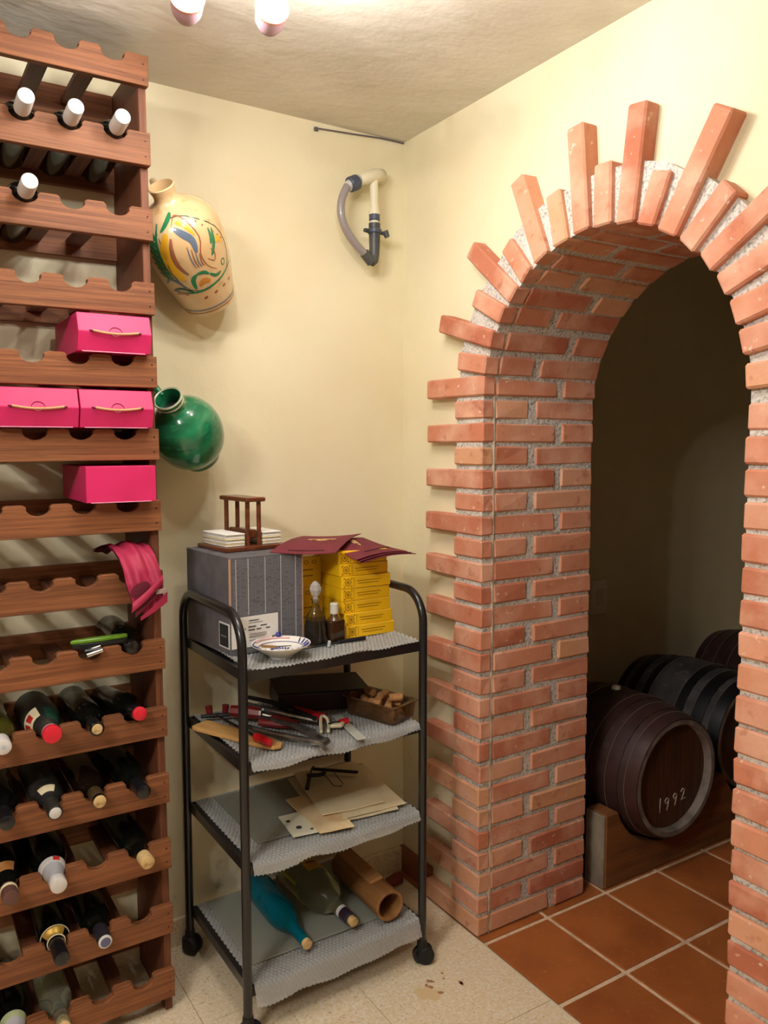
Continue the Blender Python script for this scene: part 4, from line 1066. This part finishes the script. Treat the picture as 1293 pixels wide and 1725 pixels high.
# ------------------------------------------------------------------ second shelf
def build_second_shelf():
    Z = .6955
    m_red = M('red_plastic', (196, 26, 34), .3, coat=.3); m_st = M('worn_steel', (150, 148, 142), .28, metal=.9, var=(30, (100, 96, 90), .45, .7)); m_dkred = M('dark_red_grip', (112, 26, 26), .4)
    m_blk = M('black_steel', (34, 34, 34), .4, metal=.4)
    # dark case
    t = thing('dark_case', 'black and burgundy flat case at the back of the second shelf', 'case', (-.528, -.118, Z), -.28)
    MB().prism([(0, 0), (.272, 0), (.268, .050), (.004, .056)], -.075, .095, 'Y').build('case_body', M('burgundy_leatherette', (46, 20, 32), .5, var=(40, (36, 16, 26), .4, .7)), t, bevel=.005, seg=2)
    MB().prism([(.000, .0565), (.270, .0505), (.270, .054), (.000, .060)], -.078, .098, 'Y').build('case_lid', M('black_leatherette', (40, 36, 34), .55), t, bevel=.002)
    # amber tray with corks
    am = NT('amber_plastic'); am.b.inputs['Base Color'].default_value = lin((98, 66, 34)); am.b.inputs['Roughness'].default_value = .1; am.b.inputs['Alpha'].default_value = .6; am.b.inputs['Coat Weight'].default_value = .4
    # corners from the photograph: near (-.335,-.455), left (-.385,-.25), right (-.25,-.42)
    t = thing('amber_tray', 'translucent amber plastic tray holding wine corks', 'tray', (-.306, -.345, Z), .32)
    a, b, h = .054, .090, .052
    def rr(w, d, n=6, r=.012):
        pts = []
        for cx, cy_, a0 in ((w-r, d-r, 0), (-w+r, d-r, PI/2), (-w+r, -d+r, PI), (w-r, -d+r, 1.5*PI)):
            for k in range(n): q = a0+PI/2*k/(n-1); pts.append((cx+r*math.cos(q), cy_+r*math.sin(q)))
        return pts
    levels = [(0.001, .90), (.003, .93), (h, 1.0), (h, 1.06), (h-.004, 1.06), (h-.004, 1.035), ]
    inner_ = [(h, .97), (.005, .90), (.004, .86)]
    vs = []; fs = []
    rings = [(.001, .88)]+levels[:1]+levels[1:4]
    rings = [(.001, .90), (.003, .93), (h-.003, 1.0), (h-.003, 1.07), (h, 1.07), (h, .965), (.005, .895)]
    n = None
    for z, s in rings:
        p = rr(a*s, b*s); n = len(p); vs += [(x, y, z) for x, y in p]
    for j in range(len(rings)-1):
        for i in range(n): fs.append((j*n+i, j*n+(i+1) % n, (j+1)*n+(i+1) % n, (j+1)*n+i))
    fs.append(tuple(range(n))[::-1]); fs.append(tuple((len(rings)-1)*n+i for i in range(n)))
    MB().add(vs, fs).build('tray_body', am.m, t, smooth=True)
    random.seed(21)
    m_c2 = M('used_cork', (188, 142, 92), .85, var=(50, (150, 104, 60), .45, .7), rand=.14)
    R_ = Matrix.Rotation(.32, 3, 'Z')
    k = 0
    spots = [(-.030, -.060, .017, .3), (.008, -.062, .017, 1.2), (-.026, -.022, .017, 1.7), (.012, -.02, .017, .4), (-.024, .020, .017, .1), (.016, .022, .017, 1.4), (-.02, .060, .017, .8), (.018, .062, .017, .2),
             (-.020, -.045, .041, .9), (.018, -.036, .041, 2.4), (-.022, .0, .041, 2.2), (.014, .008, .041, .2), (-.02, .04, .041, 1.2), (.014, .048, .041, 2.0), (-.002, -.012, .062, .5), (-.004, .034, .062, 1.6), (.004, -.052, .060, 2.7)]
    names = ['near end', 'middle', 'far end']
    for (x, y, z, an) in spots:
        w = R_ @ Vector((x, y, 0))
        word = {-.012: 'in the middle on top of the heap', .034: 'on top at the far end of the heap', -.052: 'on top at the near end of the heap'}[y] if z > .05 else ('in the upper layer of the heap' if z > .03 else 'in the lowest layer of the heap')
        o = thing('wine_cork', 'used wine cork %s in the tray' % word, 'cork', (-.306+w.x, -.345+w.y, Z+z-.010), an, 'corks in the amber tray')
        q = Matrix.Rotation(PI/2, 4, 'Y'); q.translation = Vector((-.0185, 0, .0105))
        MB().lathe([(0, 0), (0, .0095), (.0015, .0108), (.0355, .0108), (.037, .0095), (.037, 0)], 14, q).build('cork_body', m_c2, o, smooth=True)
    # pocket knife, clip, strip
    t = thing('red_handled_knife', 'folding knife with bright red handle in front of the dark case', 'knife', (-.49, -.262, Z+.0015), -1.17)
    MB().box(-.058, .058, -.012, .012, .0, .022).build('handle', m_red, t, bevel=.007, seg=3, smooth=True)
    MB().box(-.05, .062, .012, .017, .001, .012).build('blade', m_st, t, bevel=.002)
    t = thing('bottle_opener', 'cream twisted wire opener with red tip on the bubble wrap', 'opener', (-.487, -.362, Z+.004), .3)
    m_iv = M('ivory_plastic', (222, 212, 180), .4)
    lp = spline_prof([(-.040, -.022), (-.008, .012), (.012, .028), (.020, .018), (.006, -.004), (-.026, -.034)], 6)
    MB().tube([(x, y, .006+.012*max(0, y+.01)/.03) for x, y in lp], .0042, 8).build('wire_loop', m_iv, t, smooth=True)
    MB().prism([(-.004, -.016), (.026, -.006), (.044, -.028), (.020, -.040)], .002, .012, 'Z').build('grip', m_iv, t, bevel=.003)
    MB().tube([(.036, -.014, .007), (.062, -.020, .007)], [.008, .009], 12).build('tip', m_red, t, smooth=True)
    MB().tube([(.0, -.008, .013), (.02, -.016, .014), (.03, -.024, .013)], .0018, 6).build('inlay', m_blk, t)
    t = thing('glass_strip', 'narrow frosted plastic ruler lying beside the amber tray', 'ruler', (-.432, -.385, Z+.0015), 1.40)
    MB().box(-.10, .095, -.013, .013, 0, .004).build('strip', M('frosted_strip', (196, 200, 186), .25, alpha=.8), t, bevel=.0012)
    # wooden board
    t = thing('wooden_spatula', 'flat tan wooden board at the left of the second shelf', 'board', (-.708, -.292, Z+.0015), -1.14)
    pts = [(-.14, -.026), (-.132, -.033), (.10, -.030), (.14, -.022), (.150, -.004), (.140, .014), (.10, .024), (-.13, .030), (-.14, .024)]
    MB().prism(pts, 0, .010, 'Z').build('board', M('tan_beech', (202, 158, 96), .55, var=(4, (188, 142, 80), .4, .65), stretch=(2, 20, 20)), t, bevel=.003, seg=2)
    # pliers, corkscrews: crossed steel tools with red grips
    def tool(label, base, rz, arms, z0=0, name='pliers', grp=None):
        t = thing(name, label, 'tool', (base[0], base[1], Z+z0), rz, grp)
        for nm, pts, r, mat in arms: MB().tube(pts, r, 8).build(nm, mat, t, smooth=True)
        return t
    tool('red-gripped lever tool reaching under the front upright', (-.69, -.370, ), -1.35,
         [('grip', [(.0, 0, .014), (.034, .0, .015), (.058, .0, .013)], [.011, .0115, .009], m_red), ('shaft', [(.0, 0, .015), (-.09, .004, .018), (-.19, .010, .02)], [.004, .0035, .003], m_blk)], .008, 'lever_opener')
    tool('steel nutcracker with bright open jaws pointing to the front', (-.585, -.400), -1.2,
         [('arm', [(.085, .004, .012), (.04, .018, .016), (-.05, .026, .022), (-.15, .020, .022)], [.009, .008, .007, .006], m_st),
          ('arm', [(.085, -.004, .012), (.03, -.020, .014), (-.06, -.034, .014), (-.15, -.042, .016)], [.009, .008, .007, .006], m_st),
          ('hinge', [(.085, -.012, .010), (.085, .012, .014)], .010, m_st), ('jaw', [(.06, -.012, .010), (.06, .014, .014)], .006, m_st)], .003, 'nutcracker')
    tool('dark steel pliers with black arms behind the nutcracker', (-.560, -.250), -1.05,
         [('arm', [(.11, -.002, .016), (.04, .008, .024), (-.05, .014, .034), (-.13, .018, .034)], [.006, .007, .007, .006], m_blk),
          ('arm', [(.11, .002, .010), (.03, -.014, .018), (-.06, -.016, .024), (-.12, -.012, .028)], [.006, .007, .007, .006], m_st),
          ('pivot', [(.03, -.004, .012), (.03, -.004, .030)], .008, m_blk)], .010)
    tool('corkscrew with dark red barrel grip among the steel tools', (-.640, -.215), -.75,
         [('grip', [(-.055, 0, .03), (.0, .0, .03), (.030, 0, .028)], [.016, .018, .015], m_dkred), ('ferrule', [(.028, 0, .028), (.034, 0, .028)], .0155, m_st), ('shaft', [(.034, 0, .026), (.10, 0, .016)], .004, m_st)], .002, 'barrel_corkscrew')
    tool('small red-ended secateurs at the back of the tools', (-.690, -.150), -.5,
         [('grip', [(-.04, .0, .020), (-.042, .0, .040)], [.009, .010], m_dkred), ('arm', [(-.06, -.02, .018), (.0, -.01, .018), (.09, .0, .018)], [.005, .006, .004], m_blk), ('grip', [(.0, .02, .012), (.002, .022, .036)], [.008, .010], m_dkred)], .0, 'secateurs')
    tool('dark red handled pruning shears behind the steel nutcracker', (-.585, -.285), -1.0,
         [('grip', [(-.05, .01, .016), (.0, .006, .018), (.05, .0, .016)], [.011, .012, .009], m_dkred), ('grip', [(-.05, -.022, .014), (.0, -.016, .015), (.045, -.006, .014)], [.010, .011, .008], m_dkred), ('blade', [(.05, -.003, .014), (.11, -.004, .010)], [.007, .003], m_st)], .0, 'pruning_shears')
build_second_shelf()

# ------------------------------------------------------------------ third shelf
def sheet_obj(name, label, cat, corners, mat, th=.0012, curl=.004, grp=None, seed=0):
    c = [Vector(p) for p in corners]; o = sum(c, Vector())/4
    t = thing(name, label, cat, o, 0, grp)
    random.seed(seed); ph = random.uniform(0, 6); n = 14; vs = []; fs = []
    for dz in (0, -th):
        for j in range(n+1):
            for i in range(n+1):
                u, v = i/n, j/n
                p = c[0].lerp(c[1], u).lerp(c[3].lerp(c[2], u), v)-o
                p.z += dz+curl*(.5+.5*math.sin(u*7+ph)*math.sin(v*5+ph*1.7))*(.25+.75*max(abs(u-.5), abs(v-.5))*2)*.6
                vs.append(p)
    N = (n+1)**2
    for j in range(n):
        for i in range(n):
            a = j*(n+1)+i; fs.append((a, a+1, a+n+2, a+n+1)); fs.append((N+a, N+a+n+1, N+a+n+2, N+a+1))
    for i in range(n):
        for a, b in ((i, i+1), (n*(n+1)+i+1, n*(n+1)+i), ((i+1)*(n+1), i*(n+1)), (i*(n+1)+n, (i+1)*(n+1)+n)): fs.append((a, a+N, b+N, b))
    MB().add(vs, fs).build('sheet', mat, t, smooth=True)
    return t
def build_third_shelf():
    Z = .4485
    m_pane = M('greenish_glass_pane', (150, 152, 138), .12, alpha=.55, coat=.5)
    t = thing('glass_sheet', 'clear glass pane lying on the third shelf', 'glass pane', (-.485, -.238, Z), .0)
    MB().box(-.215, .215, -.155, .155, 0, .004).build('pane', m_pane, t, bevel=.001)
    m_p1 = M('aged_cream_paper', (232, 220, 184), .85, var=(5, (218, 202, 160), .42, .7)); m_p2 = M('greyish_paper', (218, 206, 174), .85, var=(6, (204, 190, 154), .4, .7)); m_p3 = M('tan_paper', (226, 204, 160), .85, var=(9, (206, 158, 102), .55, .75)); m_card = M('pale_card', (222, 220, 196), .7)
    z = Z+.0055
    sheet_obj('paper_sheet', 'large grey-cream sheet under the other papers', 'paper', [(-.520, -.400, z), (-.300, -.428, z), (-.222, -.100, z), (-.470, -.085, z)], m_p2, .003, .004, 'loose papers on the third shelf', 1)
    sheet_obj('paper_sheet', 'tan curled sheet sticking out at the front', 'paper', [(-.548, -.440, z+.004), (-.455, -.455, z+.004), (-.430, -.240, z+.005), (-.540, -.22, z+.005)], m_p3, .004, .006, 'loose papers on the third shelf', 2)
    t = sheet_obj('note_card', 'pale card with dark spots at the front of the papers', 'card', [(-.612, -.418, z+.001), (-.520, -.430, z+.001), (-.505, -.30, z+.001), (-.598, -.296, z+.001)], m_card, .002, .001, None, 3)
    m_sp = M('dark_green_spot', (52, 62, 48), .7)
    for (x, y, r) in ((-.02, -.02, .008), (-.03, .025, .006), (.005, -.045, .004)):
        MB().lathe([(0, r), (.0012, r*.95), (.0014, 0)], 14, Matrix.Translation((x, y, .0012))).build('spot', m_sp, t)
    sheet_obj('paper_sheet', 'topmost cream paper with the dividers lying on it', 'paper', [(-.505, -.372, z+.011), (-.325, -.392, z+.011), (-.250, -.105, z+.011), (-.450, -.085, z+.011)], m_p1, .003, .007, 'loose papers on the third shelf', 4)
    sheet_obj('paper_sheet', 'cream paper just below the topmost sheet', 'paper', [(-.470, -.405, z+.0055), (-.268, -.418, z+.0055), (-.232, -.13, z+.0055), (-.440, -.11, z+.0055)], m_p1, .003, .004, 'loose papers on the third shelf', 5)
    # dividers with wire loop
    m_b = M('black_handles', (38, 34, 32), .5); m_w = M('thin_dark_wire', (70, 62, 52), .4, metal=.5)
    t = thing('folding_tool', 'small black-handled wire opener lying spread on the papers', 'tool', (-.405, -.19, z+.020))
    MB().box(-.006, .006, -.045, .045, 0, .007, Matrix.Translation((-.050, .0, 0)) @ Matrix.Rotation(-.55, 4, 'Z')).build('handle', m_b, t, bevel=.002)
    MB().box(-.006, .006, -.070, .070, 0, .007, Matrix.Translation((.055, .03, .002)) @ Matrix.Rotation(.82, 4, 'Z')).build('handle', m_b, t, bevel=.002)
    MB().tube([(-.02, .045, .006), (.0, .075, .008), (.014, .09, .006)], .003, 6).build('spring', m_w, t)
    MB().tube([(-.018, .05, .005), (.012, .01, .006), (.004, -.055, .002), (.022, -.070, .002), (.034, -.055, .002), (.045, .02, .006)], .0013, 6).build('wire_loop', m_w, t, smooth='all')
    MB().tube([(-.03, .046, .004), (.0, .02, .008), (.02, .03, .008)], .006, 8).build('joint', m_b, t, smooth=True)
build_third_shelf()

# ------------------------------------------------------------------ lowest shelf
def build_lowest_shelf():
    Z = .1405
    t = thing('glass_sheet', 'clear glass pane lying on the lowest shelf', 'glass pane', (-.50, -.235, Z), 0)
    MB().box(-.225, .225, -.165, .165, 0, .004).build('pane', M('grey_green_glass_pane', (168, 172, 160), .12, alpha=.6, coat=.5), t, bevel=.001)
    z = Z+.0045
    def lying(label, p0, p1, prof, mat, name='glass_bottle', cat='bottle'):
        p0, p1 = Vector(p0), Vector(p1); ax = (p1-p0).normalized()
        t = thing(name, label, cat, p0, axis=ax)
        MB().lathe(prof, 32).build('glass', mat, t, smooth=True)
        return t
    m_blue = M('turquoise_glass', (10, 130, 150), .05, trans=.55, ior=1.35)
    pr = [(0, 0), (.0, .030), (.005, .038), (.012, .040), (.16, .040), (.185, .037), (.215, .026), (.24, .0165), (.26, .0145), (.305, .0138), (.306, .0115), (.306, 0)]
    t = lying('turquoise blue glass bottle with pale cork lying on the lowest shelf', (-.594, -.120, z+.041), (-.584, -.445, z+.022), pr, m_blue)
    MB().lathe([(.290, .0105), (.3065, .0105), (.3065, .0130), (.318, .0128), (.319, 0)], 16).build('cork', m_cork, t, smooth=True)
    m_clear = M('greenish_clear_glass', (196, 206, 180), .04, trans=.92, ior=1.25)
    pr = [(0, 0), (0, .045), (.006, .052), (.015, .054), (.19, .054), (.215, .050), (.24, .036), (.262, .0185), (.285, .0165), (.335, .016), (.336, 0)]
    t = lying('big clear glass bottle with yellow label lying beside the turquoise one', (-.478, -.080, z+.0555), (-.442, -.410, z+.030), pr, m_clear)
    q = t.rotation_quaternion; up = q.inverted() @ Vector((.1, -.3, 1)); ua = math.atan2(up.y, up.x)
    MB().lathe([(.075, .0552), (.155, .0552)], 12, None, ua-.6, ua+.4).build('label', M('yellow_label', (206, 160, 36), .5), t, smooth=True)
    MB().lathe([(.062, .0552), (.075, .0553)], 12, None, ua-.6, ua+.4).build('label_band', M('black_label_band', (34, 24, 30), .5), t, smooth=True)
    MB().lathe([(.115, .0556), (.122, .0556)], 10, None, ua-.4, ua+.2).build('label_print', M('brown_print', (92, 60, 20), .6), t)
    MB().lathe([(.06, .0556), (.14, .0556)], 6, None, ua+1.25, ua+1.42).build('side_label', M('lime_strip', (156, 160, 40), .5), t)
    MB().lathe([(.300, .0168), (.325, .0170), (.336, .0150)], 20).build('neck_band', M('dark_neck_band', (48, 34, 52), .35), t, smooth=True)
    MB().lathe([(.288, .0172), (.300, .0172)], 20).build('white_collar', m_white_cap, t, smooth=True)
    MB().lathe([(.330, .013), (.350, .0128), (.351, 0)], 16).build('cork', m_cork, t, smooth=True)
    # rolled cardboard tube
    m_tb = M('brown_fibre_tube', (152, 108, 60), .6, var=(5, (128, 86, 46), .4, .66), stretch=(8, 8, 1)); m_tin = M('tube_inside', (110, 80, 48), .8)
    ax = Vector((-.005, -.262, 0)).normalized()
    t = thing('fibre_tube', 'open brown fibre tube with a slat on top, lowest shelf', 'tube', (-.325, -.165, z+.0425), axis=ax)
    L = .268; 
    MB().lathe([(0, .036), (0, .042), (L, .042), (L+.001, .041), (L+.001, .036), (L, .0345), (.002, .0345), (0, .036)], 36).build('tube_wall', m_tb, t, smooth=True)
    MB().lathe([(.01, 0), (.01, .035)], 24).build('tube_bottom', m_tin, t)
    q = t.rotation_quaternion; up = q.inverted() @ Vector((-.15, 0, 1)); ua = math.atan2(up.y, up.x)
    up_ = Vector((math.cos(ua), math.sin(ua), 0)); sd = Vector((-math.sin(ua), math.cos(ua), 0))
    m4 = Matrix((( sd.x, up_.x, 0, 0), (sd.y, up_.y, 0, 0), (0, 0, 1, 0), (0, 0, 0, 1)))
    MB().box(-.021, .021, .0405, .0515, -.012, L-.06, m4).build('top_slat', M('tan_slat', (176, 130, 78), .55, var=(5, (156, 110, 62), .4, .7)), t, bevel=.003)
    # reddish crumbled brick bit in the corner
    t = thing('brick_fragment', 'small broken red brick piece on the floor in the corner', 'rubble', (-.085, -.075, 0), .3)
    MB().prism([(-.04, -.016), (.03, -.02), (.042, .004), (.02, .02), (-.03, .018)], 0, .03, 'Z').build('fragment', M('dark_red_brick', (126, 62, 50), .9, bump=(40, .6, .006)), t, bevel=.006, jitter=.003)
    # rusty specks on the floor in front of the trolley
    m_rs = M('rust_stain', (176, 124, 84), .7); m_rf = M('pale_rust_stain', (222, 196, 150), .5)
    random.seed(17)
    t = thing('floor_stain', 'rusty spill stain on the floor by the right castor', 'stain', (-.235, -.555, .0002))
    def splat(x, y, r, mat, nm, z):
        n = 16; ph = random.uniform(0, 6); vs = [(x, y, z)]+[(x+r*(1+.25*math.sin(2*a+ph)+.15*math.sin(5*a+ph))*math.cos(a), y+r*(1+.25*math.sin(2*a+ph)+.15*math.sin(5*a+ph))*math.sin(a), z) for a in [2*PI*k/n for k in range(n)]]
        MB().add(vs, [(0, 1+k, 1+(k+1) % n) for k in range(n)]).build(nm, mat, t)
    splat(-.06, -.01, .030, m_rf, 'pale_stain', .0003)
    for i in range(9): splat(random.uniform(-.06, .04), random.uniform(-.03, .04), random.uniform(.003, .007), m_rs, 'rust_spot', .0006)
build_lowest_shelf()
